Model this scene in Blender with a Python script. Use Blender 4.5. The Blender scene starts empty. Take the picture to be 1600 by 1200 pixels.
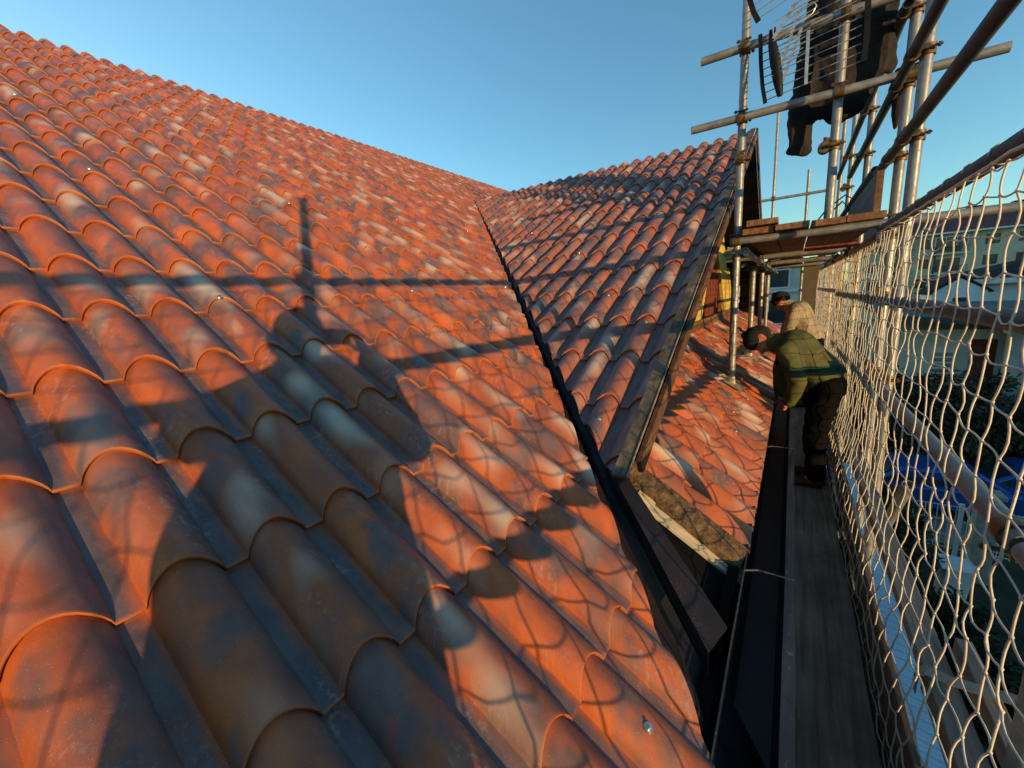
import bpy, bmesh, math, random
import numpy as np
from mathutils import Vector, Matrix, noise
random.seed(7)
rnd = random.Random(11)
sc = bpy.context.scene
# ------------------------------------------------------------------ camera
F = 633.665; PITCH, YAW, ROLL = 0.19696, 0.60731, -0.065219
cp, sp = math.cos(PITCH), math.sin(PITCH); cy, sy = math.cos(YAW), math.sin(YAW)
fw = Vector((cp*cy, cp*sy, -sp)); rt = Vector((sy, -cy, 0)); up = rt.cross(fw)
cr, sr = math.cos(ROLL), math.sin(ROLL)
r2 = cr*rt + sr*up; u2 = -sr*rt + cr*up
cam = bpy.data.objects.new('camera', bpy.data.cameras.new('camera'))
sc.collection.objects.link(cam)
M = Matrix(((r2.x, u2.x, -fw.x, 0), (r2.y, u2.y, -fw.y, 0), (r2.z, u2.z, -fw.z, 0), (0, 0, 0, 1)))
cam.matrix_world = M
cam.data.sensor_width = 36; cam.data.lens = 36*F/1600
cam.data.clip_start = 0.03; cam.data.clip_end = 3000
sc.camera = cam
# ------------------------------------------------------------------ light
ELEV = math.radians(2.9)
LH = Vector((0.534, 0.845, 0)).normalized()           # horizontal travel of the sunlight
ldir = Vector((LH.x*math.cos(ELEV), LH.y*math.cos(ELEV), -math.sin(ELEV)))
sun = bpy.data.objects.new('sun', bpy.data.lights.new('sun', 'SUN'))
sun.data.energy = 2.0; sun.data.angle = math.radians(0.5); sun.data.color = (1.0, 0.65, 0.28)
sun.rotation_euler = ldir.to_track_quat('-Z', 'Y').to_euler()
sc.collection.objects.link(sun)
w = bpy.data.worlds.new('World'); sc.world = w; w.use_nodes = True
nt = w.node_tree; nt.nodes.clear()
sky = nt.nodes.new('ShaderNodeTexSky'); sky.sky_type = 'NISHITA'; sky.sun_disc = False
sky.sun_elevation = math.radians(5.5)      # a little above the lamp: the glow of the hazy low sun; sky.sun_rotation = math.atan2(-LH.x, -LH.y)
sky.air_density = 1.0; sky.dust_density = 0.25; sky.ozone_density = 2.8; sky.altitude = 200
bg = nt.nodes.new('ShaderNodeBackground'); bg.inputs[1].default_value = 0.15
wo = nt.nodes.new('ShaderNodeOutputWorld')
tint = nt.nodes.new('ShaderNodeVectorMath'); tint.operation = 'MULTIPLY'; tint.inputs[1].default_value = (.81, .97, .87)
nt.links.new(sky.outputs[0], tint.inputs[0]); nt.links.new(tint.outputs[0], bg.inputs[0]); nt.links.new(bg.outputs[0], wo.inputs[0])
sc.view_settings.view_transform = 'Standard'; sc.view_settings.look = 'None'
sc.view_settings.exposure = 1.42; sc.view_settings.gamma = 1
# ------------------------------------------------------------------ helpers
V = Vector
def tag(o, label=None, cat=None, group=None, kind=None):
    if label: o['label'] = label
    if cat: o['category'] = cat
    if group: o['group'] = group
    if kind: o['kind'] = kind
    return o
def empty(name, loc=(0, 0, 0)):
    o = bpy.data.objects.new(name, None); o.location = loc; o.empty_display_size = .1
    sc.collection.objects.link(o); return o
def wl(o):                                             # world location along parents (empties have no rotation)
    p = V(o.location)
    while o.parent: o = o.parent; p += V(o.location)
    return p
class MB:
    def __init__(s): s.v = []; s.f = []
    def add(s, vs, fs):
        n = len(s.v); s.v += [tuple(x) for x in vs]; s.f += [tuple(i+n for i in f) for f in fs]; return s
    def frame(s, d):
        d = V(d).normalized(); a = V((0, 0, 1)) if abs(d.z) < .9 else V((1, 0, 0))
        x = d.cross(a).normalized(); return x, d.cross(x).normalized(), d
    def box(s, lo, hi):
        x0, y0, z0 = lo; x1, y1, z1 = hi
        return s.add([(x0,y0,z0),(x1,y0,z0),(x1,y1,z0),(x0,y1,z0),(x0,y0,z1),(x1,y0,z1),(x1,y1,z1),(x0,y1,z1)],
              [(0,3,2,1),(4,5,6,7),(0,1,5,4),(1,2,6,5),(2,3,7,6),(3,0,4,7)])
    def beam(s, p, q, a, b, side=None, seg=1, jit=0):   # rectangular beam p->q, a along side, b along the other
        p, q = V(p), V(q); d = (q-p).normalized()
        x = V(side) if side is not None else s.frame(d)[0]
        x = (x - d*x.dot(d)).normalized(); y = d.cross(x)
        vs = []; fs = []
        for k in range(seg+1):
            c = p.lerp(q, k/seg)
            for (i, j) in ((-1,-1),(1,-1),(1,1),(-1,1)):
                c2 = c + x*i*a/2 + y*j*b/2
                if jit: c2 += x*rnd.uniform(-jit, jit) + y*rnd.uniform(-jit, jit)
                vs.append(c2)
        for k in range(seg):
            for i in range(4):
                j = (i+1) % 4; fs.append((k*4+i, k*4+j, (k+1)*4+j, (k+1)*4+i))
        fs.append((3,2,1,0)); n = seg*4; fs.append((n,n+1,n+2,n+3))
        return s.add(vs, fs)
    def tube(s, p, q, r, n=14, r2=None, hollow=False):
        p, q = V(p), V(q); x, y, d = s.frame(q-p); r2 = r if r2 is None else r2
        rings = [(p, r), (q, r2)]
        if hollow: rings = [(p+d*.04, r*.86), (p, r*.86), (p, r), (q, r2), (q, r2*.86), (q-d*.04, r2*.86)]
        vs = []; fs = []
        for c, rr in rings:
            for i in range(n):
                t = 2*math.pi*i/n; vs.append(c + x*rr*math.cos(t) + y*rr*math.sin(t))
        for k in range(len(rings)-1):
            for i in range(n):
                j = (i+1) % n; fs.append((k*n+i, k*n+j, (k+1)*n+j, (k+1)*n+i))
        fs.append(tuple(range(n))[::-1]); m = (len(rings)-1)*n; fs.append(tuple(range(m, m+n)))
        return s.add(vs, fs)
    def poly(s, pts, r, n=6, cap=True):
        pts = [V(p) for p in pts]; vs = []; fs = []; ref = None
        for k, p in enumerate(pts):
            d = (pts[min(k+1, len(pts)-1)] - pts[max(k-1, 0)]).normalized()
            if ref is None: ref = s.frame(d)[0]
            x = (ref - d*ref.dot(d)).normalized(); ref = x; y = d.cross(x)
            rr = r[k] if isinstance(r, (list, tuple)) else r
            for i in range(n):
                t = 2*math.pi*i/n; vs.append(p + x*rr*math.cos(t) + y*rr*math.sin(t))
        for k in range(len(pts)-1):
            for i in range(n):
                j = (i+1) % n; fs.append((k*n+i, k*n+j, (k+1)*n+j, (k+1)*n+i))
        if cap: fs.append(tuple(range(n))[::-1]); m = (len(pts)-1)*n; fs.append(tuple(range(m, m+n)))
        return s.add(vs, fs)
    def ball(s, c, r, n=8, m=6, sc_=(1, 1, 1)):
        c = V(c); vs = []; fs = []
        for j in range(m+1):
            ph = math.pi*j/m
            for i in range(n):
                t = 2*math.pi*i/n
                vs.append((c.x+r*sc_[0]*math.sin(ph)*math.cos(t), c.y+r*sc_[1]*math.sin(ph)*math.sin(t), c.z+r*sc_[2]*math.cos(ph)))
        for j in range(m):
            for i in range(n):
                k = (i+1) % n; fs.append((j*n+i, (j+1)*n+i, (j+1)*n+k, j*n+k))
        return s.add(vs, fs)
    def quad(s, *p): return s.add(p, [tuple(range(len(p)))])
    def prism(s, pts, ext):                             # polygon pts extruded by vector ext
        n = len(pts); e = V(ext); vs = [V(p) for p in pts] + [V(p)+e for p in pts]
        fs = [tuple(range(n))[::-1], tuple(range(n, 2*n))] + [(i, (i+1) % n, n+(i+1) % n, n+i) for i in range(n)]
        return s.add(vs, fs)
    def build(s, name, mat, parent=None, smooth=False, bevel=0, recalc=True):
        me = bpy.data.meshes.new(name)
        off = wl(parent) if parent else V((0, 0, 0))
        me.from_pydata([(a-off.x, b-off.y, c-off.z) for a, b, c in s.v], [], s.f)
        if recalc:
            bm = bmesh.new(); bm.from_mesh(me); bmesh.ops.recalc_face_normals(bm, faces=bm.faces); bm.to_mesh(me); bm.free()
        me.materials.append(mat)
        if smooth:
            me.polygons.foreach_set('use_smooth', [True]*len(me.polygons))
        o = bpy.data.objects.new(name, me); sc.collection.objects.link(o)
        if parent: o.parent = parent
        if smooth:
            m = o.modifiers.new('es', 'EDGE_SPLIT'); m.split_angle = math.radians(38)
        if bevel:
            b = o.modifiers.new('bv', 'BEVEL'); b.width = bevel; b.segments = 2; b.limit_method = 'ANGLE'
        return o
def L_(nt, a, b): nt.links.new(a, b)
class Mat:
    def __init__(s, name):
        s.m = bpy.data.materials.new(name); s.m.use_nodes = True; s.nt = s.m.node_tree
        s.b = s.nt.nodes['Principled BSDF']; s._co = None
    def n(s, t, **k):
        x = s.nt.nodes.new(t)
        for a, v in k.items(): setattr(x, a, v)
        return x
    def co(s):
        if not s._co: s._co = s.n('ShaderNodeTexCoord')
        return s._co.outputs['Object']
    def noise(s, scale, detail=4, rough=.55, vec=None, stretch=None):
        t = s.n('ShaderNodeTexNoise'); t.inputs['Scale'].default_value = scale
        t.inputs['Detail'].default_value = detail; t.inputs['Roughness'].default_value = rough
        v = vec or s.co()
        if stretch:
            mp = s.n('ShaderNodeMapping'); mp.inputs['Scale'].default_value = stretch; L_(s.nt, v, mp.inputs[0]); v = mp.outputs[0]
        L_(s.nt, v, t.inputs['Vector']); return t.outputs['Fac']
    def ramp(s, fac, stops):
        r = s.n('ShaderNodeValToRGB'); e = r.color_ramp.elements
        while len(e) < len(stops): e.new(.5)
        for k, (p, c) in enumerate(stops):
            e[k].position = p; e[k].color = tuple(c)+(1,) if len(c) == 3 else c
        L_(s.nt, fac, r.inputs[0]); return r.outputs[0]
    def val(s, fac, a, b, lo=0, hi=1):
        r = s.n('ShaderNodeMapRange'); r.inputs[1].default_value = a; r.inputs[2].default_value = b
        r.inputs[3].default_value = lo; r.inputs[4].default_value = hi; L_(s.nt, fac, r.inputs[0]); return r.outputs[0]
    def mix(s, f, a, b):
        x = s.n('ShaderNodeMix', data_type='RGBA')
        for i, v in ((0, f), (6, a), (7, b)):
            if isinstance(v, (int, float)): x.inputs[i].default_value = v
            elif isinstance(v, tuple): x.inputs[i].default_value = v if len(v) == 4 else v+(1,)
            else: L_(s.nt, v, x.inputs[i])
        return x.outputs[2]
    def math(s, op, a, b=None):
        x = s.n('ShaderNodeMath', operation=op)
        for i, v in ((0, a), (1, b)):
            if v is None: continue
            if isinstance(v, (int, float)): x.inputs[i].default_value = v
            else: L_(s.nt, v, x.inputs[i])
        return x.outputs[0]
    def col(s, c):
        if isinstance(c, tuple): s.b.inputs['Base Color'].default_value = c+(1,) if len(c) == 3 else c
        else: L_(s.nt, c, s.b.inputs['Base Color'])
        return s
    def set(s, rough=.6, metal=0, spec=None):
        if isinstance(rough, (int, float)): s.b.inputs['Roughness'].default_value = rough
        else: L_(s.nt, rough, s.b.inputs['Roughness'])
        if isinstance(metal, (int, float)): s.b.inputs['Metallic'].default_value = metal
        else: L_(s.nt, metal, s.b.inputs['Metallic'])
        if spec is not None: s.b.inputs['Specular IOR Level'].default_value = spec
        return s
    def bump(s, h, dist=.002, strength=1):
        b = s.n('ShaderNodeBump'); b.inputs['Distance'].default_value = dist; b.inputs['Strength'].default_value = strength
        L_(s.nt, h, b.inputs['Height']); L_(s.nt, b.outputs[0], s.b.inputs['Normal']); return s
def simple(name, c1, c2, scale=8, rough=.7, metal=0, bump=0, bs=40, stretch=None, detail=5, spec=None):
    m = Mat(name); f = m.noise(scale, detail, .6, stretch=stretch)
    m.col(m.ramp(f, [(.35, c1), (.65, c2)])).set(rough, metal, spec)
    if bump: m.bump(m.noise(bs, 4, .6, stretch=stretch), bump)
    return m.m
def wood(name, c1, c2, c3, axis=0, rough=.75, grain=1.0):
    m = Mat(name); st = [14, 14, 14]; st[axis] = .8
    f = m.noise(2.2*grain, 8, .65, stretch=tuple(st)); g = m.noise(2.5, 5, .6)
    a = m.ramp(f, [(.3, c1), (.5, c2), (.72, c3)])
    m.col(m.mix(m.val(g, .45, .7, 0, .75), a, c1)).set(rough)
    m.bump(f, .004); return m.m
# ------------------------------------------------------------------ materials
def tile_material(name, dark=.5, shade_w=.14, cream=.85, right=.12, dull=0):
    m = Mat(name); uvn = m.n('ShaderNodeUVMap'); uvn.uv_map = 'UVMap'; uv = uvn.outputs[0]
    sx = m.n('ShaderNodeSeparateXYZ'); L_(m.nt, uv, sx.inputs[0])
    fu = m.math('FRACT', sx.outputs[0]); fv = m.math('FRACT', sx.outputs[1])
    N_ = lambda sc_, d=3, r=.55, st=None: m.noise(sc_, d, r, vec=uv, stretch=st)
    n2 = N_(3.2, 4, .6)
    wn = m.n('ShaderNodeTexWhiteNoise', noise_dimensions='2D')
    fl = m.n('ShaderNodeVectorMath', operation='FLOOR'); L_(m.nt, uv, fl.inputs[0]); L_(m.nt, fl.outputs[0], wn.inputs[0])
    base = m.ramp(N_(1.7, 5, .6), [(.30, (.25, .080, .046)), (.48, (.45, .104, .030)), (.66, (.68, .140, .014))])
    base = m.mix(m.val(wn.outputs[0], 0, 1, 0, .55), base, (.25, .080, .048))
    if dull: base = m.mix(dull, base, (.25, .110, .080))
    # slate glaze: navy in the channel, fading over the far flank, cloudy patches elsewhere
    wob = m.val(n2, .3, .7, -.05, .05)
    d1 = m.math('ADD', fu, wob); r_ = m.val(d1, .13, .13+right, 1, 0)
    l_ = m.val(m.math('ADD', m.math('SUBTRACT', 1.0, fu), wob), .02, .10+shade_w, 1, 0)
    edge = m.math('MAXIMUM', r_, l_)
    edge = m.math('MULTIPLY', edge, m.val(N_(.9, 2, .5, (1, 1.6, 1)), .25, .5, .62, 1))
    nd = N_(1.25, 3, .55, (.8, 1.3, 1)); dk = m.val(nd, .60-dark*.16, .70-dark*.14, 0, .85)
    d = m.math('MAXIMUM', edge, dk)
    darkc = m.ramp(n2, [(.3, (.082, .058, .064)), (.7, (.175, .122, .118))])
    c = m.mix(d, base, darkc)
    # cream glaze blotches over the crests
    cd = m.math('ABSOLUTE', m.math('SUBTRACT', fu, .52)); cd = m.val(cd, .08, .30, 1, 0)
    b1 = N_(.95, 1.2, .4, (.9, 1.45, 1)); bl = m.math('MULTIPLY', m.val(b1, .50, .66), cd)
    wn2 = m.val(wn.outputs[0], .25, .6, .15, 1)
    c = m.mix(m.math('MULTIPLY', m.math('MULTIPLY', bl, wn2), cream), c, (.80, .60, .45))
    lip = m.val(fv, .978, .990); c = m.mix(m.math('MULTIPLY', lip, .6), c, (.50, .14, .035))
    # scuffs and specks of grit
    sp_ = N_(75, 2, .5, (1, 2, 1)); c = m.mix(m.val(sp_, .68, .73, 0, .6), c, (.60, .54, .50))
    for vs_, th, cut in ((34, .10, .72), (11, .035, .80)):
        vo = m.n('ShaderNodeTexVoronoi'); vo.inputs['Scale'].default_value = vs_
        mp = m.n('ShaderNodeMapping'); mp.inputs['Scale'].default_value = (1, 2.07, 1); L_(m.nt, uv, mp.inputs[0]); L_(m.nt, mp.outputs[0], vo.inputs['Vector'])
        sv = m.n('ShaderNodeSeparateColor'); L_(m.nt, vo.outputs['Color'], sv.inputs[0])
        dot = m.math('MULTIPLY', m.val(vo.outputs['Distance'], th, th*.7), m.val(sv.outputs[0], cut, cut+.01))
        c = m.mix(m.math('MULTIPLY', dot, .8), c, (.70, .66, .62))
    ch = N_(11, 6, .72, (1, 1.8, 1)); ch2 = N_(1.4, 2, .5)
    c = m.mix(m.math('MULTIPLY', m.val(ch, .53, .60), m.val(ch2, .50, .62, 0, .30)), c, (.46, .40, .38))
    g = N_(110, 3, .6, (1, 2, 1))
    m.col(c).set(m.val(N_(6, 4, .6), .3, .7, .38, .60), 0, .5)
    m.bump(m.math('ADD', g, m.math('MULTIPLY', N_(5, 3, .5), 1.2)), .0009, .8); return m.m
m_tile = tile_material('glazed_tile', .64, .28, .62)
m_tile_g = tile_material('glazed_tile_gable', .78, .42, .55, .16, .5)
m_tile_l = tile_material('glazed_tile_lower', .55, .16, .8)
def galv():
    m = Mat('galvanised_tube'); f = m.noise(9, 5, .65); g = m.noise(28, 5, .7); h = m.noise(3, 3, .5)
    c = m.ramp(f, [(.3, (.16, .162, .165)), (.6, (.30, .30, .29))])
    c = m.mix(m.val(g, .62, .72, 0, .8), c, (.20, .12, .06)); c = m.mix(m.val(h, .60, .7, 0, .7), c, (.30, .285, .26))
    m.col(c).set(m.val(g, .4, .7, .38, .65), m.val(g, .55, .68, .40, .1)); m.bump(g, .0008); return m.m
m_tube = galv()
m_tube_d = simple('worn_dark_tube', (.034, .040, .046), (.080, .088, .092), 7, .6, .1, .0007, 40)
m_tube_c = simple('clean_galvanised_tube', (.12, .125, .13), (.20, .205, .21), 6, .5, .35, .0005, 40)
m_rust = simple('rusty_coupler', (.05, .03, .016), (.21, .135, .055), 26, .5, .5, .002, 60)
m_plate = simple('zinc_plate', (.30, .25, .17), (.55, .48, .34), 30, .5, .5, .001, 60)
m_steel = simple('bright_screw', (.5, .5, .5), (.7, .7, .68), 30, .3, .9)
m_rubber = simple('black_rubber', (.012, .012, .012), (.03, .03, .03), 30, .6)
m_flash = Mat('coated_flashing'); _s = m_flash.noise(160, 3, .7); _q = m_flash.noise(5, 4, .6)
m_flash.col(m_flash.mix(m_flash.math('MULTIPLY', m_flash.val(_s, .62, .74), m_flash.val(_q, .5, .66)), m_flash.ramp(_q, [(.3, (.009, .009, .013)), (.7, (.026, .020, .024))]), (.42, .26, .18))).set(.6, 0, .2)
m_flash = m_flash.m
m_gut = simple('gutter_lining', (.005, .0055, .006), (.016, .015, .013), 6, .5, 0, .0006, 20)
m_rim = Mat('gutter_rim'); _q = m_rim.noise(45, 5, .7)
m_rim.col(m_rim.mix(m_rim.val(_q, .62, .72, 0, .8), m_rim.ramp(m_rim.noise(4, 4), [(.3, (.045, .036, .036)), (.7, (.09, .072, .07))]), (.42, .36, .30))).set(.55); m_rim = m_rim.m
m_plank = wood('trodden_plank', (.13, .11, .09), (.32, .28, .225), (.46, .41, .34), 0, .9)
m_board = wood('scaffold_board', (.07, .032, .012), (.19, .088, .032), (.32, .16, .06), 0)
m_boardr = wood('red_scaffold_board', (.20, .035, .012), (.34, .07, .025), (.42, .12, .05), 0)
m_toe = wood('grey_toe_board', (.14, .115, .10), (.24, .205, .18), (.33, .29, .25), 0)
m_rail = wood('grey_timber_rail', (.10, .075, .06), (.20, .155, .125), (.30, .25, .20), 0)
m_verge = wood('mottled_verge_board', (.03, .024, .017), (.12, .085, .05), (.30, .21, .12), 0, .8, .5)
m_barge = wood('brown_bargeboard', (.035, .016, .008), (.12, .052, .02), (.20, .09, .035), 0)
m_soft = simple('dark_soffit', (.018, .012, .009), (.045, .03, .02), 5, .8)
m_batten = wood('planed_batten', (.46, .38, .26), (.62, .53, .38), (.70, .62, .48), 1, .6)
m_under = simple('earthy_mortar_edge', (.05, .028, .013), (.20, .12, .055), 22, .95, 0, .02, 26)
m_yel = simple('yellow_painted_wood', (.52, .36, .06), (.66, .48, .10), 9, .6)
m_slat = wood('red_brown_slats', (.10, .02, .01), (.20, .04, .018), (.26, .07, .03), 2)
m_dark = simple('void_black', (.004, .004, .005), (.010, .009, .008), 5, .9, spec=.05)  # near-black colour stands in for shade in the void and under the eaves
m_plaster = simple('grey_render_wall', (.17, .155, .135), (.24, .22, .19), 6, .9, 0, .002, 50)
m_net = Mat('net_cord'); _w = m_net.n('ShaderNodeTexWave'); _w.inputs['Scale'].default_value = 90; _w.inputs['Distortion'].default_value = 2; L_(m_net.nt, m_net.co(), _w.inputs['Vector'])
m_net.col(m_net.ramp(m_net.noise(11, 3), [(.3, (.60, .50, .36)), (.7, (.82, .72, .55))])).set(.8); m_net.bump(_w.outputs['Fac'], .0006); m_net = m_net.m
m_blackp = simple('black_plastic', (.004, .004, .005), (.010, .010, .010), 12, .55, spec=.2)
m_alu = simple('brushed_aluminium', (.42, .41, .39), (.62, .60, .57), 40, .4, .8)
m_jk = simple('dark_work_jacket', (.004, .003, .003), (.016, .010, .007), 7, .85, 0, .01, 14)
m_skin = simple('weathered_skin', (.38, .11, .06), (.50, .17, .10), 20, .5)
m_hat = simple('black_knit_hat', (.006, .006, .007), (.014, .013, .013), 60, .95, 0, .003, 160)
m_olive = simple('olive_jacket_cloth', (.10, .088, .018), (.17, .135, .032), 6, .85, 0, .012, 11)
m_green = simple('dark_green_band', (.010, .035, .014), (.02, .05, .022), 20, .6)
m_trou = simple('dark_trousers_cloth', (.002, .002, .002), (.006, .005, .0045), 8, .9, 0, .01, 12, spec=.08)
m_beige = simple('beige_jacket_cloth', (.24, .185, .12), (.36, .285, .19), 6, .85, 0, .012, 11)
m_boot = simple('brown_boot_leather', (.05, .022, .008), (.11, .05, .02), 20, .6)
m_glove = simple('dark_glove', (.02, .018, .017), (.05, .045, .042), 20, .8)
m_strap = simple('grey_webbing', (.28, .25, .20), (.42, .38, .31), 30, .8, 0, .001, 200)
# ------------------------------------------------------------------ roof geometry (fitted planes)
W = .183
A1 = .53398; L1 = .37824; P1 = V((.47297, 1.97693, .04366))          # main slope: rolls run down towards -y
A2 = .49212; L2 = .38427; P2 = V((2.93369, .66223, .00082))          # gable slope: rolls run down towards -x
STEP = .016; AMP = .047; PAN = .25
D1 = V((0, -math.cos(A1), -math.sin(A1))); N1 = V((0, -math.sin(A1), math.cos(A1)))
D2 = V((-math.cos(A2), 0, -math.sin(A2))); N2 = V((-math.sin(A2), 0, math.cos(A2)))
SCAL = .042                                        # the pressed front edge is scalloped: it lies further up the slope on the crests
def pg(s):
    s %= 1.0
    return 0.0 if s <= PAN else math.sin(math.pi*((s-PAN)/(1-PAN))**.9)**.7
def prof(s): return AMP*pg(s)
US = [0, .12, PAN-.008] + [PAN+(1-PAN)*k for k in (.004, .018, .045, .09, .16, .25, .36, .48, .60, .72, .83, .92, .975)]
VS = [(.003, 0.0), (.3, .30), (.65, .66), (.90, .93), (.965, .98), (.988, 1.0), (.9960, .98), (.9996, .80), (.9996, .62), (.982, -.10)]
def sheet(name, P, D, N, axis, L, i0, i1, j0, j1, mat, parent, clips=(), u_shift=0, flip=False, off=0):
    """pressed roof sheet; valley corner of column i, lip of course j sits at P + i*W*axis + j*L*D"""
    us = []
    for i in range(i0, i1):
        for s in US: us.append((i+s, prof(s)))
    us.append((i1, 0.0))
    vs = []
    for j in range(j0, j1):
        for (t, h) in VS: vs.append((j-1+t, h))
    verts = []; uvs = []
    for (v, h) in vs:
        for (u, ph) in us:
            if u == i1: u -= 1e-6
            wz = .0022*noise.noise(V((u*.35, v*.5, 3.1))); hz = ph*(1+.03*noise.noise(V((int(u)*1.7, v*.6, 0)))) if ph > 0 else 0
            verts.append(tuple(P + axis*((u+u_shift)*W) + D*(v*L - SCAL*pg(u)) + N*((h-1)*STEP + hz + wz + off)))
            uvs.append((u+.0001, v))
    nu = len(us); fs = []
    for a in range(len(vs)-1):
        for b in range(nu-1):
            q = (a*nu+b, a*nu+b+1, (a+1)*nu+b+1, (a+1)*nu+b)
            fs.append(q[::-1] if flip else q)
    me = bpy.data.meshes.new(name); me.from_pydata(verts, [], fs)
    uvl = me.uv_layers.new(name='UVMap')
    li = np.zeros(len(me.loops), dtype=np.int32); me.loops.foreach_get('vertex_index', li)
    ua = np.array(uvs, dtype=np.float32)[li]
    # keep the lip row inside its own tile for the shader
    uvl.data.foreach_set('uv', ua.ravel())
    bm = bmesh.new(); bm.from_mesh(me)
    for (co, no) in clips:
        g = bm.verts[:]+bm.edges[:]+bm.faces[:]
        bmesh.ops.bisect_plane(bm, geom=g, dist=1e-5, plane_co=co, plane_no=no, clear_outer=True)
    bm.to_mesh(me); bm.free()
    me.polygons.foreach_set('use_smooth', [True]*len(me.polygons)); me.materials.append(mat)
    o = bpy.data.objects.new(name, me); sc.collection.objects.link(o); o.parent = parent
    s = o.modifiers.new('th', 'SOLIDIFY'); s.thickness = .0028; s.offset = -1
    m = o.modifiers.new('es', 'EDGE_SPLIT'); m.split_angle = math.radians(40)
    return o
def zM(y): return P1.z + math.tan(A1)*(y-P1.y)
def onM(x, y, h=0): return V((x, y, zM(y))) + N1*h
def zS(x): return P2.z + math.tan(A2)*(x-P2.x)
def onS(x, y, h=0): return V((x, y, zS(x))) + N2*h
VK = 1.1029; VX0 = .9435-.1*VK
def vx(y): return VX0 + VK*y                      # valley line in plan
house = empty('house', (6, 4, -7)); tag(house, 'house with orange and slate glazed tile roofs, a dark valley gutter and a small gable', 'house')
RY = 7.95                                          # main ridge
vn = V((1, -VK, 0)).normalized()                   # plan normal of the valley, pointing to the gable side
RZ = 1.93                                          # gable ridge height
RX = P2.x + (RZ-P2.z)/math.tan(A2); RYV = P1.y + (RZ-P1.z)/math.tan(A1)
gy = .56
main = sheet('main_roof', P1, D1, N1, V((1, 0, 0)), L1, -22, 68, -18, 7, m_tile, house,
      clips=[(V((0, .085, 0)), V((0, -1, 0))), (V((0, RY, 0)), V((0, 1, 0)))], flip=True)
tag(main, 'orange and slate tile slope filling the left')
# cut the valley: remove everything beyond the valley line below the gable ridge
bm = bmesh.new(); bm.from_mesh(main.data)
off = V((6, 4, -7))
q0, q1 = V((vx(.1)-.085, .1, 0)), V((vx(2.5)-.026, 2.5, 0)); co = q0; vn2 = V((q1.y-q0.y, -(q1.x-q0.x), 0)).normalized()
bmesh.ops.bisect_plane(bm, geom=bm.verts[:]+bm.edges[:]+bm.faces[:], dist=1e-5, plane_co=co, plane_no=vn2)
bmesh.ops.bisect_plane(bm, geom=bm.verts[:]+bm.edges[:]+bm.faces[:], dist=1e-5, plane_co=(0, RYV+.02, 0), plane_no=(0, 1, 0))
kill = [f for f in bm.faces if (f.calc_center_median()-co).dot(vn2) > 0 and f.calc_center_median().y < RYV+.02]
bmesh.ops.delete(bm, geom=kill, context='FACES'); bm.to_mesh(main.data); bm.free()
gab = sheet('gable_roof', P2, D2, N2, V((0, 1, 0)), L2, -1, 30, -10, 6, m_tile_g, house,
      clips=[(V((0, gy, 0)), V((0, -1, 0))), (V((VX0, 0, 0))+vn*.034, -vn), (V((RX, 0, 0)), V((1, 0, 0)))], u_shift=-PAN/2)
tag(gab, 'smaller gable slope with dark slate pans')
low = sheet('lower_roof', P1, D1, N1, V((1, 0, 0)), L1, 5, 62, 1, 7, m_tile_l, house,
      clips=[(V((VX0, 0, 0))+vn*.17, -vn), (V((0, .085, 0)), V((0, -1, 0))), (V((0, 1.10, 0)), V((0, 1, 0))), (V((1.725, 0, 0)), V((-1, .12, 0)).normalized())], flip=True)
tag(low, 'bright orange strip of roof below the gable')
for o in (main, gab, low):
    for v in o.data.vertices: v.co -= off
far = sheet('gable_roof', V((2*RX-P2.x, P2.y, P2.z)), V((math.cos(A2), 0, -math.sin(A2))), V((math.sin(A2), 0, math.cos(A2))), V((0, 1, 0)), L2, -1, 30, -10, 5, m_tile_g, house,
      clips=[(V((0, gy, 0)), V((0, -1, 0))), (V((2*RX-VX0, 0, 0)), V((1, VK, 0)).normalized()), (V((RX, 0, 0)), V((-1, 0, 0)))], u_shift=-PAN/2, flip=True)
for v in far.data.vertices: v.co -= off
def screw(P, N, parent):
    m = MB(); m.tube(P-N*.002, P+N*.003, .0115, 14, .010); o = m.build('screw_washer', m_rubber, parent)
    h = MB(); h.tube(P+N*.002, P+N*.005, .008, 12, .0075); h.tube(P+N*.004, P+N*.011, .0048, 6, .0046)
    s = h.build('roof_screw', m_steel, parent)
    return s
def screw_on(kind, parent, i, j):
    if kind == 'M':
        p = P1 + V((1, 0, 0))*(i*W) + D1*(j*L1); n = N1
    else:
        p = P2 + V((0, 1, 0))*(i*W) + D2*(j*L2); n = N2
    fr = (j % 1.0); h = (fr-1)*STEP
    m = MB(); c = p + n*(AMP+h-.001)
    s = MB(); s.tube(c, c+n*.004, .0120, 14, .0105)
    s.tube(c+n*.003, c+n*.006, .0085, 12, .008); s.tube(c+n*.005, c+n*.012, .0050, 6, .0048)
    return s.build('roof_screw', m_steel, parent)
for (i, j) in [(1.54, -.10), (1.54, 5.36), (7.54, -.19), (1.54, -4.24), (1.54, -8.3), (7.54, -4.1), (9.54, 2.7), (13.54, -.3), (13.54, -4.2), (19.54, -4.2)]:
    screw_on('M', main, i, j)
for (i, j) in [(.42, 3.35), (.42, 1.09), (.42, -1.9), (.42, -7.0), (5.42, -2.04), (2.42, .1), (5.42, -6.1), (.42, -4.4), (10.42, -4.1)]:
    screw_on('S', gab, i, j)
for (i, j) in [(15.54, 5.05), (18.54, 5.2), (13.54, 5.22), (23.54, 5.1), (12.54, 4.2)]:
    screw_on('M', low, i, j)
# ridge capping on the main ridge (half round, low) and gable ridge
mb = MB()
mb.poly([(x, RY, zM(RY)-.03) for x in (-4, 4, 13)], .02, 8); mb.build('ridge_cap', m_tile_l, house, True)
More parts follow.
